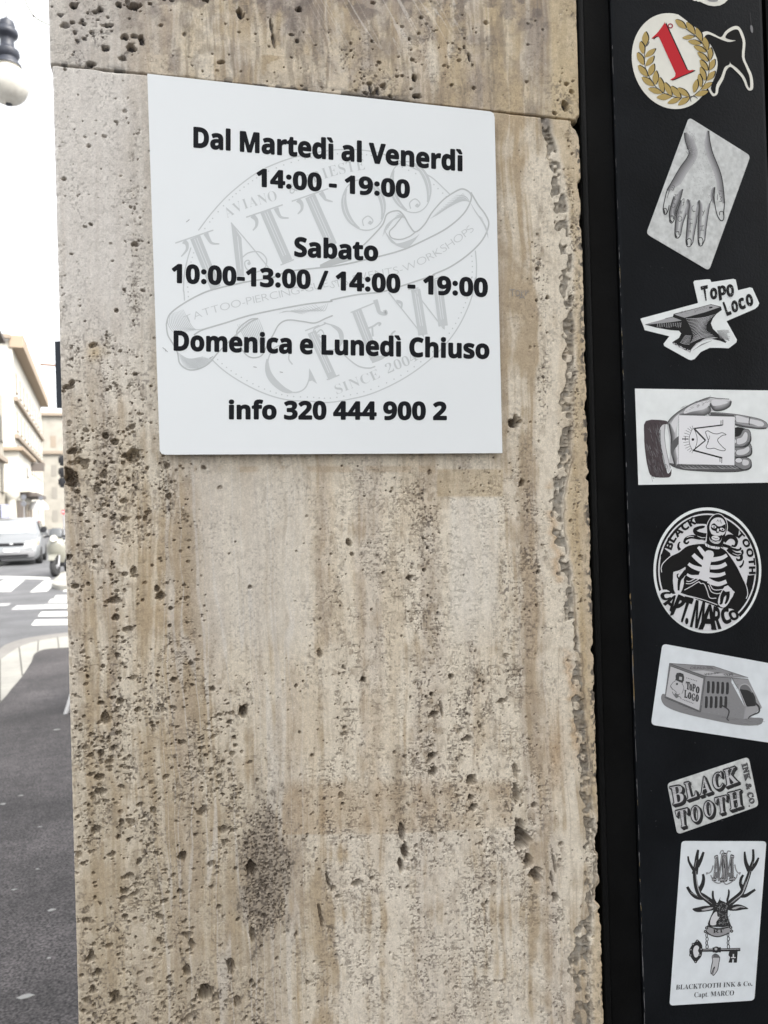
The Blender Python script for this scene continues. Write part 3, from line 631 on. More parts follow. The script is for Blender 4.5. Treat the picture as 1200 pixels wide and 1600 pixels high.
# ================================================================== the opening-hours sign
YS = -0.0115
_c = [(230, 115), (766, 174), (771.3, 177), (772.8, 184), (785, 708), (258, 710.5), (252.5, 709), (249.5, 704)]
Ink.low = YS
sign = sheet("opening_hours_sign", _c, YS, 0.0036, [M_SIGN, M_SIGNEDGE])
tag(sign, "white square opening-hours sign with bold black lettering on the stone pillar", "sign")
em = Ink(YS - 0.0001); em.step = 1.5e-7; em.wmul = 1.3
GY, GL = (0.49, 0.51, 0.515), (0.555, 0.58, 0.59)
def Za(p): return (240 + p[0] / 4.2857, 220 + p[1] / 4.2857)
def Zb(p): return (500 + p[0] / 4.2857, 220 + p[1] / 4.2857)
def Zc(p): return (240 + p[0] / 4.2857, 430 + p[1] / 4.2857)
def Zd(p): return (500 + p[0] / 4.2857, 430 + p[1] / 4.2857)
def mz(f, L): return [f(p) for p in L]
# oval line and dotted line
arcs = [mz(Za, [(300, 600), (400, 470), (520, 345), (690, 215), (850, 140), (1000, 95)]) + mz(Zb, [(0, 75), (80, 62), (180, 58), (280, 62), (380, 78), (480, 110), (600, 170), (740, 240), (830, 320), (870, 360)]),
        mz(Za, [(250, 715), (225, 800), (205, 900), (200, 1000)]) + mz(Zc, [(203, 110), (207, 170)]),
        mz(Zb, [(1040, 735), (1048, 830), (1045, 930)]) + mz(Zd, [(1040, 20), (1020, 130), (985, 230), (930, 340), (860, 440), (770, 535), (640, 640), (500, 725), (340, 795), (200, 830), (60, 852)]) + mz(Zc, [(1060, 845), (920, 838), (800, 812), (680, 765), (560, 700), (460, 630), (380, 555)])]
for A in arcs:
    em.stroke(A, 1.3, GL)
    S = [Vector(p) for p in smooth(A, 6)]; acc = 0; ctr = Vector((503, 440))
    for a, b in zip(S, S[1:]):
        acc += (b - a).length
        if acc > 7.2:
            acc = 0; m = (a + b) / 2; m = m + (ctr - m).normalized() * 6.5; em.dot(m, 1.15, GL, 8)
em.path_text("AVIANO", [Za((490, 520)), Za((600, 462)), Za((700, 432)), Za((835, 395))], 17, GL, -0.012, serif)
em.path_text("& TRIESTE", [Za((915, 362)), Za((1060, 290)), Zb((60, 245)), Zb((180, 215)), Zb((310, 190))], 18, GL, -0.012, serif)
def stem(a, b, wd, c=GL, lines=2):
    em.stroke([a, b], wd, c, sm=False); A, B = Vector(a), Vector(b); d = (B - A).normalized(); nn = Vector((-d.y, d.x))
    for k in range(lines):
        o = (k + 0.5 - lines / 2) * wd / (lines + 1) * 1.05; em.stroke([tuple(A + nn * o + d * 2), tuple(B + nn * o - d * 10)], 0.8, (0.69, .715, .73), sm=False)
def tee(f, tl, tr, s0, s1, hookl, hookr):
    stem(f(s0), f(s1), 11.5); em.stroke(mz(f, [tl, tr]), 1.4, GL, sm=False)
    em.stroke(mz(f, hookl), (5.5, 1.2), GL); em.stroke(mz(f, hookr), (5.5, 1.2), GL)
tee(Za, (145, 685), (400, 598), (278, 645), (415, 985), [(200, 672), (222, 690), (222, 730), (185, 775)], [(350, 620), (365, 650), (390, 685), (440, 690)])
tee(Za, (620, 512), (865, 428), (748, 470), (895, 808), [(660, 500), (688, 530), (688, 570), (665, 600)], [(820, 450), (832, 480), (855, 512), (905, 517)])
em.stroke(mz(Za, [(850, 832), (940, 795)]), 1.3, GL, sm=False)
def tb(p): return Za(p)
stem(Za((1048, 370)), Zb((80, 700)), 11.5); em.stroke([Za((925, 405)), Za((1170, 320))], 1.4, GL, sm=False)
em.stroke(mz(Za, [(965, 395), (990, 420), (992, 460), (965, 490)]), (5.5, 1.2), GL); em.stroke([Za((1120, 345)), Za((1140, 375)), Zb((40, 395)), Zb((85, 408))], (5.5, 1.2), GL)
em.poly(mz(Za, [(518, 545), (530, 560), (588, 650), (606, 905), (560, 905), (540, 740)]), GL); em.stroke(mz(Za, [(562, 640), (585, 860)]), 0.9, (.69, .715, .73), sm=False)
em.stroke(mz(Za, [(518, 548), (640, 690), (770, 850)]), 1.3, GL); em.stroke(mz(Za, [(595, 780), (640, 748), (710, 745), (755, 790), (745, 850), (680, 880), (625, 860), (610, 815), (635, 800), (648, 825)]), 1.3, GL)
em.dot(Za((638, 822)), 2.6, GL)
def ring_letter(f, c, rx, ry, rot, cw):
    o = [f((c[0] + p[0], c[1] + p[1])) for p in ell(0, 0, rx, ry, rot, n=48)]
    em.stroke(o, 1.2, GL, True, sm=False)
    for k, (a0, a1) in enumerate([(125, 235), (-60, 50)]):
        arc = [f((c[0] + p[0], c[1] + p[1])) for p in ell(0, 0, rx - 10, ry - 4, rot, a0, a1, 16)]; em.stroke(arc, 6.5, GL, sm=False, taper=True)
        em.stroke([f((c[0] + p[0], c[1] + p[1])) for p in ell(0, 0, rx - 9, ry - 4, rot, a0 + 18, a1 - 18, 16)], 0.8, (.69, .715, .73), sm=False)
ring_letter(Zb, (292, 430), 138, 172, -18, 8); ring_letter(Zb, (605, 310), 130, 175, -18, 8)
for c in [(322, 540), (637, 425)]:
    em.stroke(mz(Zb, [(c[0] - 30, c[1] + 30), (c[0] - 36, c[1] - 10), (c[0], c[1] - 36), (c[0] + 32, c[1] - 8), (c[0] + 18, c[1] + 18), (c[0], c[1] + 8)]), 1.2, GL); em.dot(Zb((c[0] + 14, c[1] + 6)), 2.6, GL)
# ribbon
RIBT = mz(Zc, [(85, 330), (110, 260), (200, 190), (330, 120), (440, 85), (620, 45), (800, 15)]) + [Za((900, 875))] + mz(Zb, [(0, 850), (150, 830), (330, 790), (540, 735), (700, 665), (850, 585), (960, 490), (1010, 400), (1005, 350), (950, 322), (880, 355)])
em.stroke(RIBT, 1.6, GY)
RIBB = mz(Zc, [(270, 400), (330, 365), (480, 320), (640, 270), (850, 225), (1050, 190), (1190, 175)]) + mz(Zd, [(80, 165), (250, 130), (420, 110), (590, 58), (760, 0)]) + mz(Zb, [(760, 895), (880, 840), (1000, 755), (1090, 660), (1130, 560), (1105, 490), (1060, 430), (1010, 345)])
em.stroke(RIBB, 1.6, GY)
em.stroke(mz(Zc, [(85, 330), (95, 400), (130, 460), (160, 520), (175, 590), (230, 632), (300, 628), (370, 590), (430, 520), (520, 430), (640, 320), (700, 290)]), 1.5, GY)
em.path_text("TATTOO-PIERCING-GUESTS-EVENTS-WORKSHOPS", mz(Zc, [(215, 325), (310, 285), (440, 245), (600, 205), (760, 170), (900, 140), (1060, 105), (1180, 75)]) + mz(Zb, [(100, 985), (330, 925), (560, 880), (740, 800), (900, 700), (1010, 620), (1035, 590)]), 12.5, GL, -0.016)
for k in range(13):                            # engraved folds at both ends and in the curls
    t = k / 12
    em.stroke(mz(Zc, [(100 + 8 * k, 265 - 3 * k), (98 + 14 * k, 330 + 2 * k), (140 + 16 * k, 395 - 3 * k)]), 0.8, GL, taper=True)
    em.stroke(mz(Zc, [(165 + 3 * k, 520 + 8 * k), (235 + 6 * k, 560 + 5 * k), (330 + 6 * k, 545 + 2 * k)]), 0.8, GL, taper=True)
    em.stroke(mz(Zb, [(740 + 14 * k, 520 - 13 * k), (820 + 13 * k, 470 - 8 * k), (960 + 4 * k, 350 + 6 * k)]), 0.9, GL, taper=True)
    em.stroke(mz(Zb, [(1010 + 3 * k, 420 + 5 * k), (1050 + 5 * k, 490 + 7 * k), (1090 + 3 * k, 520 + 11 * k)]), 0.9, GL, taper=True)
    em.stroke(mz(Zb, [(420 + 9 * k, 640 - 14 * k), (450 + 8 * k, 560 - 6 * k), (540 + 3 * k, 490 + 3 * k)]), 0.9, GL, taper=True)
    em.stroke(mz(Zb, [(430 + 6 * k, 600 + 8 * k), (500 + 7 * k, 690 + 2 * k), (640 + 2 * k, 650 - 2 * k)]), 1.0, GL, taper=True)
    em.stroke(mz(Zc, [(560 + 12 * k, 330 - 3 * k), (600 + 12 * k, 400), (650 + 8 * k, 500 - 4 * k)]), 0.9, GL, taper=True)
    em.stroke(mz(Zc, [(840 + 20 * k, 255 - 5 * k), (900 + 20 * k, 240), (1000 + 14 * k, 260 - 6 * k)]), 0.8, GL, taper=True)
em.stroke(mz(Zb, [(290, 700), (350, 640), (420, 560), (450, 490), (520, 468), (560, 500), (600, 570), (640, 610), (700, 560), (750, 480), (820, 400), (880, 355)]), 1.5, GY)
em.stroke(mz(Zb, [(640, 610), (600, 640), (540, 660), (480, 650), (465, 610), (500, 570), (555, 500)]), 1.3, GY)
em.stroke(mz(Zc, [(700, 290), (640, 300), (560, 370), (570, 440), (600, 510), (650, 550), (720, 540), (760, 470), (800, 400), (840, 330), (900, 300), (1000, 310), (1080, 320), (1150, 290), (1200, 270)]), 1.4, GY)
em.poly(mz(Zb, [(0, 830), (80, 790), (200, 760), (210, 800), (60, 840), (0, 855)]), GY)
# second word
cc = [(800, 610)]
em.stroke(mz(Zc, [(930, 598), (905, 560), (910, 500), (880, 470), (820, 480), (775, 540), (765, 620), (800, 700), (870, 765), (950, 785), (1010, 760), (1040, 700), (1045, 640)]), 1.4, GL)
em.stroke(mz(Zc, [(760, 560), (765, 640), (800, 705), (870, 765), (930, 785)]), 7.0, GL, taper=True); em.poly(mz(Zc, [(1042, 622), (1058, 650), (1095, 728), (1062, 705), (1038, 712)]), GL)
stem(Zc((1058, 380)), Zd((85, 690)), 9.5); em.stroke([Zc((1015, 372)), Zc((1110, 335))], 1.3, GL); em.stroke([Zd((45, 700)), Zd((130, 668))], 1.3, GL)
em.stroke([Zc((1085, 400)), Zc((1075, 360)), Zc((1150, 325)), Zd((30, 320)), Zd((110, 350)), Zd((150, 420)), Zd((120, 490)), Zd((60, 500))], 1.3, GL); em.stroke(mz(Zd, [(70, 330), (130, 370), (145, 430), (125, 480)]), 5, GL, taper=True)
em.stroke(mz(Zd, [(120, 490), (190, 560), (260, 610), (330, 622), (370, 610)]), 1.5, GL); em.stroke([Zc((1090, 390)), Zc((1120, 365)), Zc((1140, 395)), Zc((1115, 415)), Zc((1105, 395))], 1.3, GL)
stem(Zd((245, 235)), Zd((370, 560)), 10.5); em.stroke(mz(Zd, [(205, 250), (390, 175)]), 1.3, GL, sm=False); em.stroke(mz(Zd, [(370, 165), (385, 210), (400, 250), (440, 258), (440, 240), (425, 245)]), (5, 2.5), GL)
em.stroke(mz(Zd, [(305, 360), (350, 345), (390, 320), (405, 325), (392, 338)]), (2, 2), GL); em.stroke(mz(Zd, [(350, 350), (352, 390), (355, 410)]), 2, GL); em.stroke(mz(Zd, [(345, 575), (430, 540), (480, 470), (478, 400), (505, 372)]), (5, 1.4), GL)
stem(Zd((640, 95)), Zd((690, 400)), 10); em.poly(mz(Zd, [(660, 340), (696, 340), (696, 420)]), GL); stem(Zd((785, 30)), Zd((825, 340)), 10); em.poly(mz(Zd, [(800, 300), (834, 290), (836, 368)]), GL)
em.stroke(mz(Zd, [(460, 115), (690, 405)]), 1.3, GL); em.stroke(mz(Zd, [(620, 90), (830, 360)]), 1.3, GL); em.stroke(mz(Zd, [(510, 175), (545, 185), (545, 220)]), (4, 1.5), GL); em.stroke(mz(Zd, [(590, 95), (660, 85)]), 1.3, GL); em.stroke(mz(Zd, [(745, 35), (820, 5)]), 1.3, GL)
em.path_text("SINCE 2004", mz(Zd, [(110, 800), (250, 745), (360, 705), (500, 640), (600, 600), (665, 560)]), 16, GL, -0.012, serif)
em.build("faded_emblem", sign)
lt = Ink(YS - 0.0001); lt.step = 1.5e-7; K = (0.010, 0.011, 0.014); BO = 0.019
lt.text("~Dal Martedì al Venerdì", [(303.1, 229.5), (721.7, 266.7), (721.7, 237), (303.1, 199)], K, 0.028, "~D")
lt.text("~14:00 - 19:00", [(401.7, 291), (639.5, 309.3), (639.5, 281.7), (401.7, 263.4)], K, 0.028, "~0")
lt.text("~Sabato", [(460.7, 400.3), (590, 407.5), (590, 378.5), (460.7, 370.7)], K, 0.028, "~S")
lt.text("~10:00-13:00 / 14:00 - 19:00", [(269.3, 441.4), (761.3, 463.7), (761.3, 435.2), (269.3, 412.5)], K, 0.028, "~0")
lt.text("~Domenica e Lunedì Chiuso", [(272.2, 547), (763.8, 560), (763.8, 531.5), (272.2, 517.5)], K, 0.028, "~D")
lt.text("~info 320 444 900 2", [(358.5, 654.7), (697.2, 655.9), (697.2, 628.3), (358.5, 626.5)], K, 0.028, "~3")
lt.build("black_lettering", sign)
sm_ = Ink(YS - 0.0003)
for pts in [[(254, 543), (258, 546), (262, 550)], [(259, 549), (258, 545)], [(327, 560), (333, 557)], [(396, 573), (401, 574)], [(437, 581), (442, 582)], [(291, 347), (296, 343)]]: sm_.stroke(pts, 1.0, (.38, .39, .40), sm=False)
sm_.build("sign_scratch", sign)  # short grey scratches on the sign face
# ================================================================== stickers on the black panel
YK = YP - 0.0003
GRP = "stickers on the black door panel"
def sticker(outline, mt, label, T):
    q = lambda p: (T[0] + p[0] / T[2], T[1] + p[1] / T[2])
    Ink.low = YK
    o = sheet("sticker", [q(p) for p in outline], YK, 0.00025, mt); tag(o, label, "sticker", GRP); return o
INK = 0.02
# ---- scrap of a round sticker at the very top
T = (1060, 0, 8.571)
st = sticker([(195, 0), (215, 12), (245, 8), (262, 22), (290, 20), (340, 45), (400, 70), (480, 82), (560, 72), (620, 40), (660, 0), (690, -60), (700, -180), (640, -330), (500, -420), (340, -420), (210, -330), (150, -190), (165, -70)], M_PAPER_WARM, "round white sticker with torn edge, topmost on the panel and mostly out of view", T)
a = Ink(YK - 0.0002, T); a.poly(smooth([(400, 10), (440, 22), (500, 22), (530, 5), (560, -80), (480, -160), (380, -120), (360, -40)], 4, True), 0.28); a.build("grey_print", st)
# ---- first-place rosette with tooth
T = (980, 10, 5.4545)
tooth = smooth([(640, 222), (680, 212), (740, 235), (800, 262), (840, 210), (900, 172), (950, 172), (985, 225), (1008, 310), (1000, 430), (1030, 510), (1062, 580), (1074, 650), (1070, 705), (1040, 716), (1015, 690), (980, 610), (920, 545), (880, 515), (845, 545), (820, 620), (782, 690), (770, 745), (735, 765), (710, 740), (690, 700)], 4)
st = sticker([*ell(382, 466, 338, 413, -14, 28, 296, 44), *tooth], M_PAPER_WARM, "round sticker with red figure one, gold laurel wreath and black tooth", T)
a = Ink(YK - 0.0002, T)
a.poly(smooth([(660, 262), (690, 238), (740, 255), (800, 282), (850, 300), (880, 302), (925, 290), (885, 285), (845, 272), (838, 255), (860, 225), (910, 198), (945, 200), (965, 240), (985, 310), (978, 430), (1008, 510), (1040, 590), (1048, 650), (1045, 695), (1030, 680), (1000, 600), (935, 525), (885, 490), (878, 470), (870, 495), (830, 520), (800, 600), (760, 670), (752, 735), (735, 740), (718, 715), (716, 680), (760, 560), (770, 470), (740, 380), (700, 310)], 3, True), 0.011)
a.build("black_tooth", st)
a = Ink(YK - 0.0003, T)
def figure_one(dx, dy, c):
    a.poly([(x + dx, y + dy) for x, y in smooth([(318, 140), (325, 145), (420, 350), (505, 535)], 3) + smooth([(505, 535), (530, 545), (558, 540), (562, 550), (470, 590), (380, 628), (373, 620), (405, 600), (412, 570)], 3) + smooth([(412, 570), (330, 390), (275, 270), (258, 255), (235, 262), (218, 275), (212, 268), (265, 215), (318, 140)], 3)[:-1]], c)
figure_one(13, 3, 0.012); figure_one(0, 0, (0.50, 0.026, 0.036))
a.stroke(ell(368, 166, 18, 17, n=18), 9, (0.32, 0.03, 0.06), True, sm=False)
a.build("red_figure_one", st)
a = Ink(YK - 0.0004, T)
GOLD = (0.42, 0.31, 0.115)
def laurel(tip, base, w):
    A, B = Vector(tip), Vector(base); d = B - A; n = Vector((-d.y, d.x)).normalized() * w
    o = smooth([tip, tuple(A + d * .3 + n * .85), tuple(A + d * .62 + n * .95), base, tuple(A + d * .62 - n * .95), tuple(A + d * .3 - n * .85)], 4, True)
    a.poly([(x + 9, y - 4) for x, y in o], 0.014); a.poly(o, GOLD)
Lf = [((155, 215), (152, 335), 26), ((112, 298), (138, 405), 22), ((85, 392), (140, 498), 24), ((93, 502), (172, 598), 24), ((123, 603), (226, 678), 24), ((178, 698), (298, 740), 22), ((250, 775), (376, 768), 26), ((343, 825), (450, 785), 22), ((433, 842), (530, 772), 24),
      ((238, 362), (152, 432), 22), ((225, 425), (160, 508), 22), ((225, 490), (185, 592), 24), ((243, 548), (238, 668), 24), ((274, 605), (306, 736), 22), ((318, 648), (378, 766), 22), ((373, 680), (455, 782), 24), ((428, 695), (526, 768), 22),
      ((410, 113), (500, 188), 24), ((505, 133), (575, 240), 24), ((588, 183), (632, 300), 24), ((655, 260), (680, 378), 26), ((708, 350), (702, 460), 22), ((742, 450), (698, 545), 24), ((745, 552), (678, 632), 24), ((724, 650), (626, 706), 22), ((690, 724), (578, 758), 22),
      ((470, 268), (570, 258), 18), ((518, 295), (628, 318), 20), ((566, 336), (672, 388), 20), ((598, 390), (690, 468), 20), ((618, 455), (686, 548), 22), ((622, 515), (666, 632), 22), ((610, 575), (628, 690), 20), ((592, 622), (568, 735), 22)]
for t_, b_, w_ in Lf: laurel(t_, b_, w_)
for L_ in [[(152, 330), (148, 430), (155, 520), (200, 620), (250, 690), (330, 745), (450, 780), (560, 765), (600, 785)], [(545, 812), (540, 780), (580, 750), (640, 690), (690, 590), (700, 470), (680, 380), (630, 300), (570, 240), (500, 190)], [(155, 340), (175, 325), (188, 300)]]: a.stroke(L_, 5, 0.05)
a.build("laurel_wreath", st)

# ---- tattooed hand hanging down
T = (1000, 180, 6.4)
st = sticker(rrect([(490, 20), (1105, 405), (690, 1555), (62, 1185)], 42), M_PAPER_GREY, "grey card sticker with drawing of a hand hanging fingers down", T)
a = Ink(YK - 0.0002, T)
Hd = 0.05
outl = [(447, 175), (450, 240), (470, 310), (490, 375), (465, 435), (410, 510), (355, 600), (310, 680), (272, 750), (248, 840), (232, 930), (240, 985), (262, 990), (282, 950), (292, 900)]
outr = [(686, 155), (700, 260), (725, 370), (765, 470), (800, 560), (825, 660), (838, 770), (845, 880), (838, 960), (838, 1030), (820, 1055), (795, 1040), (770, 990), (750, 900), (742, 820), (750, 720)]
a.shade(outl[:9], 85, 0.16, 0.42, 6, -1); a.shade(outr[:8], 60, 0.17, 0.43, 5, 1)
def finger(L, R, tip):
    a.shade(L, 34, 0.12, 0.40, 5, -1); a.shade(R, 22, 0.2, 0.42, 4, 1)
    a.stroke(L, 8, Hd); a.stroke(R, 6, Hd); a.stroke([L[-1], *tip, R[-1]], 8, Hd)
finger([(340, 810), (310, 900), (292, 980), (296, 1035)], [(378, 790), (372, 900), (355, 990), (345, 1040)], [(300, 1070), (322, 1076)])
finger([(410, 850), (370, 960), (352, 1090), (348, 1180)], [(480, 900), (465, 980), (430, 1080), (408, 1190)], [(355, 1222), (385, 1226)])
finger([(490, 850), (480, 980), (470, 1110), (458, 1260)], [(578, 900), (572, 1030), (552, 1140), (530, 1270)], [(470, 1308), (500, 1312)])
finger([(590, 850), (590, 960), (580, 1090), (580, 1250)], [(700, 880), (682, 990), (665, 1110), (650, 1240)], [(590, 1300), (620, 1302)])
a.shade([(430, 740), (410, 830), (370, 930), (350, 1000)], 40, 0.10, 0.36, 5, 1); a.shade([(480, 840), (500, 900), (480, 1000)], 30, 0.10, 0.36, 4, 1); a.shade([(585, 860), (600, 920), (585, 1010)], 26, 0.08, 0.36, 4, 1); a.shade([(750, 720), (735, 800), (748, 880)], 30, .10, .38, 4, 1)
a.stroke(outl, 8, Hd); a.stroke(outr, 8, Hd); a.stroke([(720, 840), (705, 870), (690, 930)], 5, .1)
for L_ in [[(238, 930), (262, 935), (270, 965), (258, 985)], [(305, 1010), (328, 1008), (335, 1040)], [(358, 1170), (385, 1165), (392, 1200)], [(470, 1250), (490, 1232), (512, 1250), (508, 1300)], [(588, 1230), (610, 1222), (630, 1250), (622, 1290)], [(795, 1000), (800, 965), (828, 965), (836, 1000)]]: a.stroke(L_, 7, .06)
for L_ in [[(232, 935), (243, 960), (246, 985)], [(298, 1030), (306, 1055), (320, 1066)], [(352, 1180), (358, 1205), (370, 1218)], [(465, 1245), (470, 1270), (474, 1300)], [(584, 1245), (590, 1275), (598, 1295)]]: a.stroke(L_, 12, .05)
# marks on the fingers
for L_ in [[(300, 740), (285, 780), (270, 830)], [(318, 720), (340, 735), (330, 750), (312, 742)], [(322, 698), (345, 710), (340, 728)], [(345, 790), (370, 800)], [(332, 830), (360, 842)], [(358, 795), (345, 850)], ell(332, 900, 18, 22), [(420, 850), (440, 835), (436, 890), (425, 905)], [(425, 870), (445, 872)], ell(398, 1035, 20, 26), [(390, 960), (388, 990)], [(405, 955), (403, 985)], [(420, 955), (416, 985)],
           [(535, 900), (520, 920), (525, 955), (545, 960)], [(530, 965), (555, 960)], [(490, 1010), (490, 1035), (525, 1040)], [(505, 1070), (500, 1130)], [(485, 1090), (525, 1080)], [(490, 1150), (492, 1170)], [(505, 1150), (507, 1175)], [(620, 955), (635, 975), (625, 1005)], [(650, 950), (632, 978)], [(600, 1110), (640, 1105)], [(622, 1108), (618, 1145)], [(600, 1150), (640, 1150)], [(585, 1050), (600, 1060)],
           [(775, 790), (775, 850)], [(785, 775), (800, 785), (790, 800)], [(795, 815), (818, 820), (805, 838), (818, 860), (792, 862)], [(790, 755), (825, 760)]]: a.stroke(L_, 4.5, .10)
for k in range(240):                          # dry-brush grain on the back of the hand
    u = random.gauss(610, 85); v = random.uniform(230, 850)
    if 480 < u < 760: a.stroke([(u, v), (u + random.uniform(-5, 9), v + random.uniform(-4, 12))], random.uniform(2, 4.5), random.uniform(.24, .46), sm=False)
for k in range(50):
    u = random.uniform(455, 545); v = random.uniform(160, 380); a.stroke([(u, v), (u + 5, v + 10)], 5, .18 + (u - 455) / 90 * .25, sm=False)
a.build("hand_drawing", st)

# ---- anvil
T = (990, 430, 5.714)
st = sticker(smooth([(62, 392), (66, 386), (570, 250), (576, 244), (534, 62), (545, 48), (660, 36), (682, 38), (695, 62), (890, 32), (912, 40), (932, 135), (1040, 108), (1062, 116), (1122, 250), (1112, 276), (1085, 300), (830, 410), (922, 575), (918, 600), (850, 652), (760, 648), (680, 648), (600, 685), (545, 748), (515, 758), (490, 752), (275, 632), (268, 612), (320, 545), (240, 525), (100, 490), (88, 455)], 1, True), M_PAPER, "die-cut white sticker of a black anvil with two tilted words", T)
a = Ink(YK - 0.0002, T)
a.poly(smooth([(100, 440), (275, 392), (285, 385), (350, 370), (358, 345), (545, 298), (690, 258), (780, 280), (788, 310), (740, 345), (708, 385), (690, 430), (708, 478), (760, 530), (830, 590), (822, 605), (770, 585), (700, 570), (620, 580), (560, 610), (515, 665), (505, 690), (420, 650), (345, 605), (350, 595), (405, 560), (425, 520), (405, 495), (330, 490), (200, 468)], 1, True), INK)
WH = 0.55
a.poly([(362, 350), (545, 302), (690, 262), (772, 284), (640, 330), (455, 380)], 0.36)
a.poly([(278, 390), (352, 374), (430, 405), (330, 420), (130, 440), (110, 440)], 0.33); a.poly([(670, 286), (700, 280), (708, 290), (682, 298)], INK)
for k in range(60): u = random.uniform(400, 700); v = 340 - (u - 400) * .22 + random.uniform(-14, 22); a.stroke([(u, v), (u + 5, v)], 3, .12, sm=False)
for k in range(17):
    t = k / 16; y = 375 + 195 * t
    xl_ = 462 + 70 * math.sin(min(1, t * 1.1) * 1.5) - 30 * max(0, t - .75) * 4; xr_ = 755 - 90 * math.sin(min(1, t * 1.15) * 2.3) + 60 * max(0, t - .72) * 3
    a.stroke([(xl_ + 5, y + 14 + 20 * t), ((xl_ + xr_) / 2, y - 2 - 22 * (t - .4)), (xr_ - 8 - 20 * (1 - t), y - 24 + 10 * t)], 4.2, WH, taper=True)
for k in range(10): a.stroke([(512 + 9 * k, 668 - 8 * k - .0 * k), (555 + 10 * k, 620 - 6 * k), (640 + 12 * k, 575 - 2 * k)], 3, WH, taper=True)
for k in range(14): u = 215 + 16 * k; a.stroke([(u, 432 - k * .8), (u - 4, 462 + random.uniform(-5, 8))], 3.2, WH, sm=False, taper=True)
for k in range(8): a.stroke([(415 + 6 * k, 600 - 9 * k), (450 + 6 * k, 612 - 10 * k), (500 + 2 * k, 618 - 11 * k)], 3, WH, taper=True)
for k in range(50): u = random.uniform(355, 495); v = 608 + (u - 355) * .5 + random.uniform(-10, 10); a.dot((u, v), 4, WH, 5)
a.stroke([(752, 512), (790, 550), (826, 592)], 4, WH); a.dot((500, 676), 8, WH)
for k in range(14): a.stroke([(745 + 2 * k, 495 + 5 * k), (800 + 4 * k, 490 + 7 * k), (850 + random.uniform(-15, 15), 492 + 7 * k)], 2.4, .22, taper=True)
for k in range(10): a.stroke([(530 + 8 * k, 672 - 6 * k), (590 + 12 * k, 630 - 5 * k)], 2.2, .25, sm=False)
a.build("anvil_drawing", st)
a = Ink(YK - 0.0003, T)
for ch, q in [("T", [(632, 226), (662, 220), (660, 92), (598, 106)]), ("o", [(690, 216), (748, 206), (742, 112), (682, 122)]), ("p", [(768, 224), (832, 194), (818, 92), (752, 100)]), ("o", [(838, 194), (898, 186), (888, 80), (826, 92)]),
              ("L", [(835, 360), (874, 345), (830, 232), (796, 246)]), ("o", [(884, 334), (938, 318), (920, 222), (870, 238)]), ("c", [(950, 308), (1004, 292), (978, 200), (930, 216)]), ("o", [(1016, 280), (1074, 262), (1048, 164), (998, 182)])]:
    a.text("~" + ch, q, INK, 0.03)
for k in range(75):
    u, v = random.uniform(600, 890), random.uniform(100, 215)
    if k > 40: u = random.uniform(810, 1070); v = 300 - (u - 810) * .28 + random.uniform(-50, 45)
    a.stroke([(u, v), (u + random.uniform(-6, 6), v + random.uniform(2, 12))], random.uniform(2, 5), WH, sm=False, taper=True)
a.build("worn_lettering", st)

# ---- hand holding a card
T = (985, 600, 5.581)
st = sticker([(40, 40), (1205, 56), (1400, 58), (1405, 858), (1205, 860), (70, 880)], M_PAPER, "white rectangular sticker with engraved sleeved hand holding a symbol card", T)
a = Ink(YK - 0.0002, T)
a.poly(smooth([(135, 322), (300, 318), (322, 345), (262, 380), (255, 450), (268, 560), (290, 680), (322, 775), (345, 768), (358, 740), (352, 800), (310, 816), (190, 806), (155, 740), (130, 600), (120, 450)], 3, True), (0.075, .06, .065))
for k in range(90):
    t = random.random(); u = random.uniform(135, 262); v = random.uniform(330, 800); u += max(0, (v - 560)) * .13
    a.stroke([(u, v), (u + random.uniform(8, 22), v + random.uniform(25, 60))], random.uniform(1.5, 3.5), random.choice([.03, .18, .22, .14]), sm=False, taper=True)
a.poly(smooth([(268, 372), (300, 352), (312, 365), (300, 440), (312, 560), (340, 680), (350, 740), (330, 770), (305, 690), (280, 600), (262, 470)], 3, True), 0.58)
a.stroke([(300, 356), (296, 440), (310, 560), (335, 680), (350, 735)], 3, .08); a.stroke([(262, 400), (262, 520), (290, 650), (318, 770)], 4, .04)
a.stroke(ell(308, 722, 14, 20), 3, .08, True, sm=False)
# hand body
body = [(318, 350), (350, 300), (420, 240), (520, 180), (620, 140), (690, 118), (760, 126), (860, 132), (882, 150), (868, 195), (810, 228), (740, 236), (706, 240), (680, 262), (640, 275), (420, 275), (420, 700), (390, 730), (340, 690), (345, 600), (340, 470)]
a.poly(smooth(body, 3, True), 0.52)
a.poly(smooth([(340, 690), (420, 700), (560, 705), (910, 708), (1000, 750), (930, 764), (780, 765), (600, 758), (460, 745), (380, 722)], 3, True), 0.10)
for k in range(16): a.stroke([(430 + 36 * k, 712), (470 + 36 * k, 735), (520 + 34 * k, 740)], 8, random.choice([.2, .3, .16, .24]), taper=True)
a.shade([(318, 350), (350, 300), (420, 240), (520, 180), (620, 140), (690, 118)], 32, .16, .4, 4, 1)
a.shade([(880, 150), (868, 195), (810, 228), (740, 236), (706, 205), (690, 170)], 46, .08, .40, 5, 1)
a.shade([(420, 275), (560, 272), (640, 275), (700, 240), (690, 190)], 56, .12, .42, 5, -1)
a.poly(smooth([(345, 440), (362, 330), (420, 262), (424, 300), (390, 420), (362, 490)], 3, True), 0.66); a.poly(smooth([(375, 590), (418, 540), (420, 690), (390, 680)], 3, True), 0.66)
a.shade([(335, 345), (352, 470), (352, 560), (365, 640), (390, 715)], 40, .06, .36, 5, -1); a.poly(smooth([(356, 520), (420, 455), (420, 520), (380, 580), (368, 640), (352, 600)], 3, True), .12)
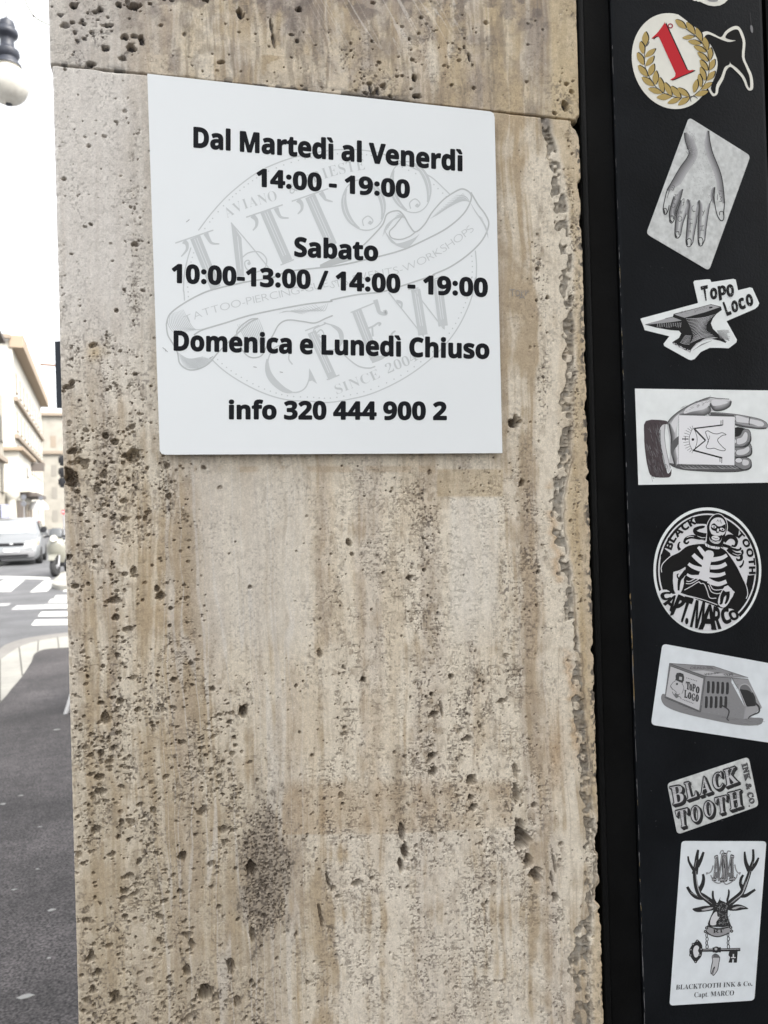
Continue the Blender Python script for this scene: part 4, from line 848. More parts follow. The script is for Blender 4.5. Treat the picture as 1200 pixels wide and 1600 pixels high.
a.poly(smooth([(560, 172), (680, 142), (690, 180), (640, 220), (540, 240), (470, 258), (480, 220)], 3, True), .66); a.poly(smooth([(712, 140), (780, 140), (850, 160), (800, 180), (720, 190)], 3, True), .66); a.poly(smooth([(795, 134), (872, 134), (868, 146), (812, 150)], 2, True), .63)
# pointing finger and curled ones
def fing(o, c0, c1, light):
    a.poly(smooth(o, 4, True), c0); a.poly(smooth(light, 4, True), c1); a.stroke(o, 4, .05, True)
fing([(710, 248), (900, 262), (1040, 285), (1140, 310), (1192, 345), (1188, 385), (1120, 392), (1040, 382), (960, 372), (910, 352), (905, 285), (700, 276)], .28, .64, [(925, 275), (1030, 300), (1140, 325), (1165, 355), (1130, 372), (1050, 345), (960, 335), (925, 325)])
a.stroke([(1042, 288), (1035, 340), (1048, 382)], 7, .06); a.shade([(910, 350), (980, 372), (1060, 384), (1120, 392), (1185, 385)], 22, .08, .35, 3, -1)
a.poly([(700, 250), (905, 270), (905, 286), (700, 278)], .10)
a.poly(smooth([(912, 380), (1000, 388), (1040, 420), (1000, 470), (912, 470)], 3, True), .03)
fing([(852, 500), (862, 470), (950, 450), (985, 398), (1030, 398), (1050, 440), (1040, 510), (990, 545), (880, 545), (855, 530)], .24, .62, [(930, 480), (970, 465), (1000, 420), (1022, 440), (1010, 500), (960, 525), (930, 520)])
fing([(846, 585), (862, 558), (980, 545), (1030, 510), (1058, 550), (1052, 610), (1000, 635), (880, 632), (850, 615)], .22, .60, [(930, 580), (990, 565), (1030, 545), (1035, 585), (990, 615), (930, 615)])
fing([(904, 670), (915, 645), (1000, 640), (1050, 665), (1050, 720), (1000, 750), (930, 720), (908, 700)], .22, .60, [(980, 660), (1030, 670), (1025, 705), (980, 705)])
a.stroke([(1050, 440), (1045, 500), (1000, 545), (900, 548)], 14, .05, taper=True); a.stroke([(1058, 550), (1050, 615), (980, 638), (880, 636)], 14, .05, taper=True); a.stroke([(1052, 670), (1050, 725), (1000, 750), (940, 735)], 13, .05, taper=True)
for c, rx, ry in [((893, 500), 32, 28), ((886, 584), 34, 27), ((945, 666), 32, 22)]: a.poly(ell(*c, rx, ry), .64); a.stroke(ell(*c, rx, ry), 3.5, .06, True, sm=False)
a.stroke([(318, 348), (350, 300), (420, 240), (520, 180), (620, 138), (690, 117), (760, 125), (860, 131)], 5, .05); a.stroke([(340, 695), (380, 722), (460, 745), (600, 758), (780, 766), (930, 764), (1010, 750)], 5, .04)
for k in range(50): u = random.uniform(420, 690); v = 275 - (u - 420) * .42 + random.uniform(-60, 0); a.stroke([(u, v), (u + 16, v - 8)], 2, .28, sm=False)
a.build("hand_drawing", st)
a = Ink(YK - 0.0004, T)
a.poly([(422, 270), (912, 284), (908, 710), (420, 698)], 0.76); a.stroke([(422, 270), (912, 284), (908, 710), (420, 698)], 3, .12, True, sm=False)
for pts, wd in [([(555, 388), (800, 358)], 10), ([(555, 388), (655, 492)], 12), ([(655, 492), (548, 578)], 9), ([(548, 578), (800, 645)], 12)]: a.stroke(pts, wd, INK, sm=False)
for pts in [[(790, 360), (790, 318)], [(806, 360), (806, 312)], [(778, 362), (808, 358)], [(798, 640), (796, 690)], [(780, 645), (782, 680)], [(778, 642), (802, 645)], [(452, 478), (505, 478)], [(478, 456), (478, 494)], [(455, 472), (455, 486)]]: a.stroke(pts, 5, INK, sm=False)
a.stroke([(548, 388), (575, 440), (582, 490), (572, 540), (548, 580), (522, 540), (512, 490), (520, 440)], 4, INK, True); a.dot((545, 484), 12, INK)
for k in range(13):
    an = math.radians(100 + 13.2 * k); p0 = (556 + 62 * math.cos(an) * .8, 484 - 96 * math.sin(an)); p1 = (556 + 108 * math.cos(an) * .9, 484 - 122 * math.sin(an)); a.stroke([p0, p1], 3, INK, sm=False)
a.stroke([(680, 410), (720, 430), (760, 435), (800, 425), (835, 442), (800, 450), (760, 490), (800, 545), (828, 570), (815, 582), (770, 575), (730, 560), (690, 565), (660, 550), (680, 500), (668, 460), (655, 420), (668, 410)], 5, INK, True); a.stroke([(688, 450), (690, 470), (670, 510)], 3.5, INK)
a.build("symbol_card", st)

# ---- round sticker, wrestler in a skeleton suit
T = (1010, 785, 6.316)
E0 = ell(602, 670, 532, 621, n=72)
st = sticker(E0, M_PAPER, "black and white round sticker of a masked wrestler in skeleton suit", T)
a = Ink(YK - 0.0002, T); W = 0.66; B = 0.012
a.poly(ell(603, 672, 508, 594, n=72), B); 
ring = Ink(YK - 0.00035, T); ring.stroke(ell(600, 668, 477, 552, n=72), 13, W, True, sm=False)
c1 = Ink(YK - 0.0005, T)
c1.poly(smooth([(122, 880), (200, 862), (262, 905), (320, 890), (440, 930), (520, 965), (620, 1000), (740, 1045), (840, 1050), (905, 1090), (905, 1110), (920, 1135), (860, 1190), (760, 1240), (640, 1268), (520, 1262), (400, 1222), (290, 1150), (200, 1050), (150, 960)], 3, True), W)
c1.poly(smooth([(185, 455), (235, 370), (310, 270), (400, 195), (478, 155), (500, 212), (590, 215), (600, 300), (590, 395), (500, 402), (400, 430), (320, 490), (240, 530), (235, 490)], 2, True), W)
c1.poly(smooth([(780, 270), (870, 330), (908, 345), (915, 275), (990, 350), (1040, 450), (1068, 560), (1070, 712), (1000, 720), (985, 812), (930, 710), (880, 610), (820, 520), (770, 460), (745, 420), (770, 340)], 2, True), W)
c1.poly(smooth([(265, 692), (330, 680), (388, 645), (365, 720), (370, 800), (340, 890), (300, 900), (270, 860)], 2, True), W); c1.poly(smooth([(800, 820), (865, 890), (830, 960), (800, 1010), (760, 1040), (712, 1010), (710, 950), (750, 860)], 2, True), W)
f = Ink(YK - 0.0007, T)
# tentacles and limb shapes over the white
def tent(L, w): f.stroke(L, w, B)
tent([(590, 330), (540, 320), (490, 300), (480, 270), (520, 250), (560, 240), (565, 230)], (46, 20)); tent([(585, 360), (500, 345), (440, 340), (390, 360), (375, 390), (400, 405), (420, 385)], (40, 12)); tent([(330, 470), (315, 440), (320, 405), (335, 390)], (28, 8))
tent([(760, 380), (810, 340), (860, 345), (890, 385), (875, 430), (840, 425)], (50, 14)); tent([(750, 420), (820, 440), (890, 470), (930, 460), (925, 445)], (30, 12)); tent([(800, 460), (870, 510), (930, 520), (935, 560), (900, 570), (890, 550)], (44, 12)); tent([(920, 640), (945, 620), (958, 585), (955, 570)], (22, 6)); tent([(940, 470), (950, 500), (930, 530)], (24, 12))
tent([(395, 680), (360, 720), (330, 760), (320, 810), (318, 870)], (44, 16)); tent([(330, 760), (310, 740), (305, 715), (320, 705)], (18, 8)); tent([(780, 880), (750, 930), (740, 990), (722, 1000)], (50, 12)); tent([(800, 880), (805, 930), (790, 980), (775, 1000)], (40, 12))
f.poly(smooth([(140, 520), (185, 460), (232, 492), (238, 522), (145, 610)], 1, True), B); f.stroke([(182, 455), (240, 500)], 5, W, sm=False); f.poly([(470, 160), (490, 210), (600, 190), (640, 130), (560, 130)], B); f.poly([(790, 180), (915, 272), (905, 342), (800, 280)], B); f.poly([(1002, 722), (1066, 715), (1045, 850), (1000, 950), (985, 810)], B)
for L_ in [[(500, 330), (550, 348), (590, 345)], [(480, 385), (530, 372), (580, 375)], [(395, 350), (430, 335), (470, 340)], [(830, 365), (862, 375), (868, 405)], [(850, 500), (900, 520), (935, 510)], [(360, 790), (368, 750), (385, 720)], [(345, 870), (352, 800)], [(755, 990), (770, 930)], [(515, 265), (540, 262)], [(830, 435), (870, 448), (900, 440)], [(345, 395), (350, 380), (370, 372)]]: f.stroke(L_, 6, W, taper=True)
# head
f.poly(smooth([(600, 300), (600, 220), (640, 145), (700, 115), (755, 140), (790, 190), (795, 280), (770, 370), (740, 430), (660, 435), (600, 400)], 3, True), B); f.stroke([(590, 250), (610, 190), (650, 135), (700, 112), (750, 130), (788, 180), (800, 250), (780, 330)], 6, W)
f.poly(smooth([(622, 260), (632, 200), (665, 160), (710, 148), (755, 165), (782, 220), (785, 270), (770, 310), (748, 330), (740, 370), (715, 405), (670, 405), (630, 380), (622, 340), (640, 310)], 3, True), W)
g = Ink(YK - 0.0009, T)
g.poly(smooth([(640, 225), (670, 205), (705, 235), (745, 232), (780, 215), (782, 275), (755, 295), (722, 285), (712, 300), (690, 300), (685, 285), (655, 275), (638, 255)], 2, True), B)
for c in [(665, 240), (748, 265)]: g.poly(ell(*c, 24, 13, 20), W); g.dot((c[0] + 3, c[1] + 3), 8, B)
g.poly([(700, 258), (718, 262), (712, 292), (695, 290)], W); g.stroke([(700, 300), (704, 282)], 4, B)
g.poly(smooth([(622, 300), (660, 320), (720, 330), (748, 320), (735, 372), (700, 395), (650, 388), (625, 350)], 3, True), B); g.poly(ell(682, 352, 40, 24, 10), W); g.stroke([(655, 345), (690, 358), (712, 350)], 4, B); g.stroke([(640, 372), (680, 392), (720, 380)], 6, W)
g.stroke([(695, 190), (705, 170), (715, 190), (728, 172), (740, 208)], 5, B, sm=False)
g.poly(smooth([(580, 400), (640, 430), (720, 440), (715, 462), (650, 455), (600, 440), (582, 425)], 2, True), W)
for u in (600, 625, 680, 700): g.stroke([(u, 415), (u + 4, 448)], 4, B, sm=False)
# shoulders, arms
for L_ in [[(145, 650), (165, 600), (240, 530), (320, 490), (400, 430), (500, 408), (575, 405)], [(735, 442), (790, 480), (850, 560), (900, 640), (940, 720), (985, 820), (1000, 900), (985, 950)], [(145, 650), (150, 690)], [(268, 690), (330, 672), (385, 640)], [(365, 910), (560, 960), (700, 1010)], [(375, 865), (440, 830), (515, 785), (535, 800), (570, 805), (600, 870), (625, 940), (690, 945)], [(390, 800), (440, 800), (520, 755)], [(395, 775), (430, 778), (500, 740)], [(620, 790), (650, 850), (690, 865), (750, 858)], [(612, 815), (640, 880), (690, 900), (730, 895)], [(800, 820), (870, 890)]]: g.stroke(L_, 7, W)
# sternum and ribs
g.poly(smooth([(588, 480), (650, 480), (665, 520), (640, 580), (625, 650), (615, 770), (560, 770), (515, 735), (545, 640), (560, 560)], 3, True), W)
for L_, w_ in [([(600, 545), (560, 500), (530, 460), (510, 440)], (44, 26)), ([(575, 610), (530, 580), (490, 545), (460, 515)], (44, 36)), ([(560, 665), (500, 650), (450, 630), (415, 605)], (44, 26)), ([(545, 735), (490, 735), (440, 730), (400, 710)], (40, 20)), ([(640, 565), (690, 560), (750, 545), (795, 520)], (42, 30)), ([(630, 640), (690, 640), (740, 630), (788, 605)], (38, 34)), ([(620, 715), (680, 720), (730, 715), (778, 698)], (44, 26)), ([(610, 770), (660, 795), (720, 805), (790, 780)], (46, 34))]: g.stroke(L_, w_, W)
# letters
g.path_text("BLACK", [(245, 475), (290, 370), (370, 290), (430, 245), (500, 205)], 74, B, 0.03, sans)
g.path_text("TOOTH", [(880, 318), (950, 400), (985, 480), (1010, 580), (1015, 712)], 62, B, 0.03, sans)
for ch, q in [("C", [(160, 972), (240, 950), (245, 885), (130, 888)]), ("A", [(165, 1000), (250, 1085), (305, 925), (262, 912)]), ("P", [(238, 1112), (325, 1075), (400, 950), (318, 915)]), ("T", [(325, 1165), (375, 1180), (465, 955), (380, 935)]), (".", [(385, 1195), (410, 1195), (412, 1150), (388, 1145)]),
              ("M", [(430, 1225), (560, 1250), (580, 985), (490, 965)]), ("A", [(515, 1250), (690, 1255), (665, 1020), (590, 1000)]), ("R", [(640, 1250), (740, 1245), (735, 1045), (665, 1025)]), ("C", [(762, 1208), (842, 1178), (805, 1042), (726, 1060)]), ("O", [(845, 1172), (920, 1140), (890, 1058), (800, 1078)])]:
    g.text("~" + ch, q, B, 0.012 if ch in "MAR" else 0.03)
a.build("black_ground", st); ring.build("white_ring", st); c1.build("white_shapes", st); f.build("figure_print", st); g.build("mask_and_lettering", st)

# ---- mouse trap box
T = (1010, 1000, 6.316)
st = sticker(rrect([(158, 36), (1390, 262), (1290, 1026), (45, 836)], 46), M_PAPER_COOL, "tilted pale sticker with grey wash drawing of a box-shaped mouse trap", T)
a = Ink(YK - 0.0002, T)
a.poly(smooth([(150, 545), (190, 535), (400, 600), (700, 700), (1000, 760), (1140, 770), (1150, 800), (1120, 835), (1000, 845), (850, 830), (600, 780), (350, 720), (200, 660), (150, 600)], 3, True), .22)
for k in range(90): u = random.uniform(170, 1130); v = 570 + (u - 150) * .24 + random.uniform(-20, 60); a.stroke([(u, v), (u + 40, v + 8)], 6, random.choice([.14, .18, .26]), sm=False, taper=True)
a.poly([(225, 228), (660, 258), (1005, 372), (835, 370), (580, 358)], .27); a.poly([(440, 305), (560, 300), (900, 355), (600, 352)], .46)
a.poly([(225, 230), (580, 360), (530, 712), (180, 568)], .17); a.poly([(240, 258), (562, 378), (520, 696), (192, 558)], .50)
a.poly([(580, 358), (840, 370), (840, 420), (970, 660), (958, 780), (535, 712)], .24); a.poly([(840, 370), (1005, 385), (1140, 665), (1005, 775), (958, 780), (970, 660), (905, 480)], .29)
for k in range(120): u = random.uniform(570, 960); v = random.uniform(380, 740); a.stroke([(u, v), (u + 14, v + 4)], 5, random.choice([.18, .21, .30]), sm=False, taper=True)
for i in range(5):
    for (u0, v0, h0) in [(612 + 47 * i, 405 + 3 * i, 120), (592 + 48 * i, 555, 118)]:
        a.poly(smooth([(u0 - 14, v0 + 12), (u0, v0), (u0 + 14, v0 + 12), (u0 + 12, v0 + h0 - 15), (u0 - 2, v0 + h0), (u0 - 18, v0 + h0 - 15)], 2, True), .045); a.stroke([(u0 - 16, v0 + 15), (u0 - 20, v0 + h0 - 15)], 4, .34, sm=False)
a.poly(smooth([(918, 490), (940, 450), (980, 442), (1020, 475), (1070, 580), (1075, 655), (985, 655)], 3, True), .16); a.poly(smooth([(920, 500), (960, 490), (1020, 505), (1060, 560), (1075, 650), (990, 652)], 3, True), .04); a.stroke([(912, 490), (935, 445), (985, 436), (1030, 475), (1085, 590)], 7, .42); a.stroke([(912, 480), (985, 655)], 6, .42, sm=False)
a.poly([(985, 660), (1085, 650), (1138, 670), (1010, 775), (960, 778)], .33)
a.stroke([(1040, 520), (1065, 570), (1075, 620), (1110, 660), (1110, 710), (1060, 735), (1020, 755), (1005, 778)], (22, 7), .05); a.stroke([(725, 635), (780, 665), (815, 700), (805, 750), (795, 780), (815, 795)], (13, 8), .05)
for L_ in [[(225, 230), (580, 360), (1005, 385)], [(225, 230), (660, 258), (1005, 372)], [(240, 258), (562, 378)], [(180, 568), (530, 712)], [(192, 558), (520, 696)], [(580, 360), (535, 712)], [(840, 370), (905, 480)]]: a.stroke(L_, 4, .06, sm=False)
a.text("DEADLIER", [(430, 285), (690, 290), (640, 262), (440, 262)], .13, .02); a.text("MOUSE", [(590, 350), (740, 325), (700, 318), (570, 332)], .10, .02); a.text("TRAP", [(775, 358), (870, 350), (845, 325), (755, 340)], .10, .02)
a.build("trap_drawing", st)
a = Ink(YK - 0.0004, T)
for ch, q in [("T", [(388, 478), (420, 488), (425, 418), (385, 408)]), ("o", [(420, 490), (446, 498), (448, 440), (424, 432)]), ("P", [(448, 500), (475, 506), (482, 440), (452, 430)]), ("o", [(482, 518), (515, 524), (520, 462), (488, 455)]), ("L", [(368, 562), (400, 568), (400, 500), (372, 490)]), ("o", [(404, 572), (434, 580), (440, 520), (410, 512)]), ("G", [(440, 590), (472, 598), (478, 530), (446, 524)]), ("o", [(478, 600), (508, 604), (512, 540), (484, 534)])]:
    a.text(serif(ch), [(x + 5, y + 3) for x, y in q], .05, .03); 
for k in range(7): a.dot((398 + 16 * k, 374 + 5 * k), 5, .06, 6); a.dot((362 + 16 * k, 588 + 6 * k), 5, .06, 6)
# plain animal head in a cap
a.poly(smooth([(300, 325), (365, 335), (370, 400), (345, 420), (290, 388)], 2, True), .06); a.stroke([(285, 390), (340, 415), (360, 425)], 7, .08); a.poly([(325, 360), (352, 366), (350, 398), (322, 390)], .42)
a.stroke([(290, 400), (262, 420), (240, 450), (245, 470), (280, 500), (300, 520)], 4, .08); a.stroke([(350, 430), (370, 470), (350, 530)], 4, .1); a.dot((302, 434), 11, .04); a.stroke([(240, 455), (258, 490)], 4, .08); a.stroke([(255, 510), (270, 540), (300, 560), (330, 560), (345, 585)], 5, .1); a.stroke([(280, 520), (310, 540), (330, 530)], 5, .12); a.poly(smooth([(275, 535), (300, 530), (320, 550), (300, 575), (280, 560)], 2, True), .16)
a.build("box_lettering", st)

# ---- two-line woodtype wordmark
T = (1035, 1180, 7.5)
st = sticker(rrect([(55, 330), (1010, 18), (1130, 596), (175, 930)], 52), M_PAPER_GREY, "tilted grey sticker with two lines of shadowed woodtype capitals", T)
a = Ink(YK - 0.0002, T); b = Ink(YK - 0.0007, T)
rows = [("B", [(125, 580), (255, 545), (235, 345), (85, 375)]), ("L", [(290, 525), (415, 480), (350, 305), (255, 325)]), ("A", [(440, 478), (580, 430), (510, 245), (465, 255)]), ("C", [(605, 415), (715, 375), (690, 190), (580, 225)]), ("K", [(745, 370), (890, 315), (860, 130), (715, 175)]),
        ("T", [(205, 850), (290, 825), (295, 620), (150, 655)]), ("O", [(345, 795), (455, 765), (435, 580), (325, 610)]), ("O", [(500, 740), (610, 705), (590, 525), (475, 550)]), ("T", [(660, 690), (745, 665), (750, 470), (610, 505)]), ("H", [(795, 645), (935, 600), (915, 405), (765, 445)])]
for ch, q in rows:
    for k in (1, .5): a.text(serif(ch), [(x + 24 * k, y + 20 * k) for x, y in q], .03, .055)
    b.text(serif(ch), q, .04, .05); b.k += 1
    bq = [(x, y) for x, y in q]; c = Vector((sum(x for x, _ in q) / 4, sum(y for _, y in q) / 4))
hl = Ink(YK - 0.0006, T)
for ch, q in rows:
    hl.text(serif(ch), [(x * .97 + .03 * sum(p[0] for p in q) / 4, y * .97 + .03 * sum(p[1] for p in q) / 4) for x, y in q], .50, -0.002)
    hl2 = q
core = Ink(YK - 0.0008, T)
for ch, q in rows:
    cx_, cy_ = sum(p[0] for p in q) / 4, sum(p[1] for p in q) / 4
    d = Vector(q[0]) - Vector(q[3])
    top = [(q[3][0] + (q[0][0] - q[3][0]) * t, q[3][1] + (q[0][1] - q[3][1]) * t) for t in (0, 1)]
    for k in range(5):                          # engraved lines in the upper half of each letter
        t0 = .06 + .09 * k
        L0 = Vector(q[3]).lerp(Vector(q[0]), t0); R0 = Vector(q[2]).lerp(Vector(q[1]), t0)
        core.stroke([tuple(L0.lerp(R0, .12)), tuple(L0.lerp(R0, .88))], 3.2, .12, sm=False)
for q in [(958, 300, 905, 110), ]: pass
vt = [("I", [(935, 140), (925, 105), (985, 85), (995, 118)]), ("N", [(950, 210), (935, 148), (995, 128), (1010, 190)]), ("K", [(968, 295), (950, 222), (1008, 200), (1028, 275)]), ("&", [(985, 400), (970, 335), (1030, 320), (1040, 385)]), ("C", [(1005, 500), (985, 440), (1048, 425), (1065, 480)]), ("O", [(1025, 570), (1008, 510), (1060, 490), (1078, 550)])]
# these letters are turned a quarter: their baselines run down the left side
for ch, q in vt:
    Q = [q[1], q[0], q[3], q[2]]
    a.text(serif(ch) if ch != '&' else ch, [(x + 7, y + 5) for x, y in Q], .05, .04); b.text(serif(ch) if ch != '&' else ch, Q, .12, .015)
a.dot((1018, 596), 10, .04)
a.build("letter_shadow", st); b.build("letter_outline", st); hl.build("letter_face", st); core.build("engraving_print", st)

# ---- stag card
T = (1040, 1305, 5.926)
st = sticker(rrect([(148, 54), (934, 56), (822, 1530), (36, 1578)], 36), M_PAPER_COOL, "tall pale card sticker with engraved stag head, key and small tooth", T)
a = Ink(YK - 0.0002, T); D = 0.03; LT = .40
for L_, w_ in [([(455, 650), (400, 605), (345, 565), (310, 540), (285, 480), (272, 400), (265, 330), (240, 290), (215, 240), (208, 195)], (48, 6)), ([(270, 360), (285, 270), (290, 200), (302, 135)], (44, 8)), ([(290, 290), (325, 230), (352, 155)], (36, 8)), ([(305, 520), (340, 460), (352, 400), (345, 360)], (36, 8)), ([(345, 580), (290, 575), (240, 540), (200, 478)], (32, 10)),
               ([(570, 655), (620, 610), (680, 560), (712, 520), (745, 440), (775, 350), (790, 290), (812, 220), (810, 130)], (46, 8)), ([(775, 330), (745, 260), (735, 200), (732, 152)], (34, 6)), ([(785, 320), (830, 270), (862, 208)], (36, 6)), ([(715, 500), (695, 450), (700, 400), (720, 368)], (28, 8)), ([(690, 560), (740, 560), (790, 530), (830, 503)], (30, 8))]:
    a.stroke(L_, (w_[0] * 1.15, w_[1] * 2.2), D)
for L_ in [[(430, 635), (350, 575), (320, 540), (298, 480), (285, 400), (280, 330)], [(400, 600), (330, 560)], [(590, 640), (650, 590), (705, 545), (735, 480), (765, 400), (785, 330)], [(615, 625), (690, 568)], [(720, 500), (745, 430)], [(270, 300), (285, 230)], [(800, 290), (812, 240)], [(700, 450), (708, 420)], [(230, 530), (300, 568)]]: a.stroke(L_, 8, LT, taper=True)
a.poly(smooth([(430, 520), (445, 518), (450, 580), (475, 630), (440, 620), (428, 570)], 3, True), D); a.poly(smooth([(580, 500), (595, 520), (588, 580), (570, 625), (562, 600), (575, 550)], 3, True), D)
a.poly(smooth([(445, 640), (480, 625), (510, 570), (505, 600), (550, 620), (580, 655), (575, 740), (592, 800), (600, 850), (490, 850), (395, 838), (410, 770), (440, 700)], 3, True), D)
a.poly(smooth([(250, 680), (300, 668), (360, 655), (450, 655), (450, 690), (380, 705), (300, 712), (262, 700)], 3, True), D); a.poly(smooth([(575, 670), (640, 642), (700, 645), (768, 680), (720, 688), (650, 700), (585, 695)], 3, True), D)
a.poly(smooth([(330, 690), (390, 672), (440, 668), (420, 685), (360, 698)], 2, True), LT); a.poly(smooth([(610, 682), (660, 660), (710, 660), (740, 672), (690, 668), (650, 685)], 2, True), LT)
a.poly(smooth([(415, 830), (420, 770), (450, 720), (475, 710), (480, 750), (500, 760), (470, 800), (465, 830)], 3, True), .58)
for k in range(60): u = random.uniform(480, 590); v = random.uniform(690, 835); a.stroke([(u, v), (u + 12, v - 10)], 2.5, random.choice([.2, .3]), sm=False)
for k in range(30): u = random.uniform(465, 570); v = random.uniform(625, 690); a.stroke([(u, v), (u + random.uniform(-10, 10), v + 10)], 3, .28, sm=False)
a.poly(smooth([(382, 850), (430, 852), (500, 858), (610, 840), (600, 900), (500, 935), (400, 925), (375, 890)], 3, True), .30); a.stroke([(385, 840), (490, 868), (605, 845)], 10, D); a.stroke([(378, 895), (430, 930), (500, 938), (590, 905)], 9, D)
a.text(serif("RT"), [(440, 905), (540, 900), (535, 868), (440, 872)], D, .01)
for c in [(380, 858), (368, 892), (602, 852), (612, 888)]: a.dot(c, 15, D, 10); a.dot(c, 6, LT, 8)
for x0, y0, y1 in [(382, 910, 1050), (580, 905, 1050)]:
    for k in range(4): v = y0 + (y1 - y0) * (k + .5) / 4; a.stroke(ell(x0 - 2 + (k % 2) * 4, v, 8 + 3 * (k % 2), 18), 6, D, True, sm=False)
a.poly(smooth([(220, 1080), (235, 1030), (275, 985), (300, 970), (335, 1010), (340, 1060), (332, 1120), (300, 1160), (275, 1180), (235, 1130)], 3, True), D); a.poly(smooth([(255, 1075), (265, 1035), (290, 1020), (310, 1040), (300, 1070), (312, 1100), (290, 1130), (268, 1125)], 3, True), .62)
for c in [(293, 980), (330, 1055), (318, 1110), (278, 1172), (232, 1110), (234, 1060), (255, 1010)]: a.dot(c, 14, D, 10); a.dot(c, 6, LT, 8)
a.poly([(335, 1052), (692, 1044), (692, 1074), (335, 1080)], D); a.stroke([(345, 1062), (690, 1054)], 5, LT, sm=False); a.dot((470, 1060), 30, D, 14); a.poly([(435, 1040), (455, 1038), (455, 1085), (435, 1085)], D); a.poly([(492, 1038), (512, 1038), (512, 1085), (492, 1085)], D); a.dot((466, 1054), 13, LT, 10)
a.poly([(590, 1074), (668, 1074), (660, 1180), (630, 1180), (632, 1150), (618, 1150), (616, 1180), (582, 1180), (598, 1130), (582, 1110)], D); a.poly([(622, 1100), (634, 1100), (634, 1135), (620, 1135)], .58); a.poly([(606, 1128), (648, 1128), (648, 1138), (606, 1138)], .58)
a.poly(smooth([(432, 1120), (465, 1105), (500, 1130), (492, 1190), (480, 1250), (445, 1300), (420, 1280), (422, 1220), (435, 1170)], 3, True), .46); a.stroke([(432, 1120), (465, 1100), (500, 1130), (492, 1190), (480, 1250), (445, 1298), (438, 1280), (455, 1220), (440, 1240), (425, 1285), (418, 1260), (428, 1200), (436, 1160)], 6, D, True); a.poly([(448, 1100), (492, 1108), (498, 1135), (436, 1135)], .12)
# interlaced monogram
for q in ([(432, 412), (566, 420), (545, 172), (455, 200)], [(505, 420), (642, 408), (630, 195), (540, 172)]):
    a.text(serif("M"), q, .05, .035); a.text(serif("M"), q, .50, .0)
    c_ = Vector((sum(p[0] for p in q) / 4, sum(p[1] for p in q) / 4)); a.text(serif("M"), [tuple(Vector(p) * .93 + c_ * .07) for p in q], .10, -.014)
for L_, w_ in [([(440, 280), (425, 330), (400, 352), (380, 348), (384, 365)], 9), ([(640, 270), (652, 320), (672, 350), (690, 346), (684, 365)], 9), ([(418, 370), (445, 425), (490, 445), (530, 432), (560, 455), (600, 440), (650, 400), (664, 360)], 9), ([(470, 395), (495, 385), (505, 410), (485, 420)], 7), ([(580, 410), (570, 390), (590, 380), (612, 395)], 7), ([(505, 175), (512, 150), (530, 142), (536, 165), (548, 210)], 9), ([(605, 152), (578, 148), (566, 175), (556, 210)], 9), ([(540, 300), (536, 360), (545, 440)], 7)]:
    a.stroke(L_, w_, .05); a.stroke(L_, w_ * .34, .50)
a.poly([(452, 345), (490, 335), (496, 385), (468, 400)], .16); a.poly([(585, 345), (622, 350), (610, 395), (580, 385)], .16)
a.build("stag_engraving", st)
a = Ink(YK - 0.0003, T)
a.text(serif("BLACKTOOTH INK & Co"), [(95, 1430), (788, 1394), (790, 1352), (98, 1386)], D, -0.006, serif("B")); a.dot((798, 1390), 6, D)
a.text(serif("Capt") + ". " + serif("MARCO"), [(265, 1500), (632, 1482), (636, 1436), (267, 1456)], D, -0.006, serif("M"))
a.build("card_lettering", st)
# ================================================================== ground
ZR = -0.12
def D(px, py, w): return EYE + ray(px, py) * w
RZ = math.atan2(-SA.x, SA.y)                 # turns local +Y along the street
def ground_mat(name, c, grain, big, rough=0.85, gs=420.0):
    m = bpy.data.materials.new(name); m.use_nodes = True; t = m.node_tree; b = t.nodes["Principled BSDF"]; b.inputs["Roughness"].default_value = rough
    tc = t.nodes.new("ShaderNodeTexCoord"); cur = None
    x0 = t.nodes.new("ShaderNodeRGB"); x0.outputs[0].default_value = (*c, 1); cur = x0.outputs[0]
    for sc, am, de in ((gs, grain, 2), (1.3, big, 5), (14.0, big * .5, 4)):
        n = t.nodes.new("ShaderNodeTexNoise"); n.inputs["Scale"].default_value = sc; n.inputs["Detail"].default_value = de; t.links.new(tc.outputs["Object"], n.inputs["Vector"])
        r = t.nodes.new("ShaderNodeMapRange"); r.inputs[1].default_value = .3; r.inputs[2].default_value = .7; r.inputs[3].default_value = 1 - am; r.inputs[4].default_value = 1 + am; t.links.new(n.outputs[0], r.inputs[0])
        x = t.nodes.new("ShaderNodeMix"); x.data_type = 'RGBA'; x.blend_type = 'MULTIPLY'; x.inputs[0].default_value = 1; t.links.new(cur, x.inputs[6]); t.links.new(r.outputs[0], x.inputs[7]); cur = x.outputs[2]
        if sc == gs:
            bp = t.nodes.new("ShaderNodeBump"); bp.inputs["Strength"].default_value = .6; bp.inputs["Distance"].default_value = .003; t.links.new(n.outputs[0], bp.inputs["Height"]); t.links.new(bp.outputs[0], b.inputs["Normal"])
    t.links.new(cur, b.inputs["Base Color"]); return m
M_ROAD = ground_mat("road_asphalt", (0.095, 0.095, 0.098), 0.3, 0.22, gs=180)
M_WALK = ground_mat("pavement_asphalt", (0.047, 0.042, 0.042), 1.0, 0.5, gs=115)
M_KERB = ground_mat("kerb_stone", (0.29, 0.28, 0.25), 0.12, 0.15)
M_KERB2 = ground_mat("grey_kerb_stone", (0.19, 0.18, 0.165), 0.12, 0.15)
M_LINE = mat("road_paint", (0.52, 0.52, 0.50), 0.7, noise=0.14, nscale=9, detail=6)
def slab(name, pts, z, th, mt, parent=None):
    m = MB(); m.prism([(p[0], p[1], z) for p in pts], (0, 0, -th)); return m.build(name, mt, parent)
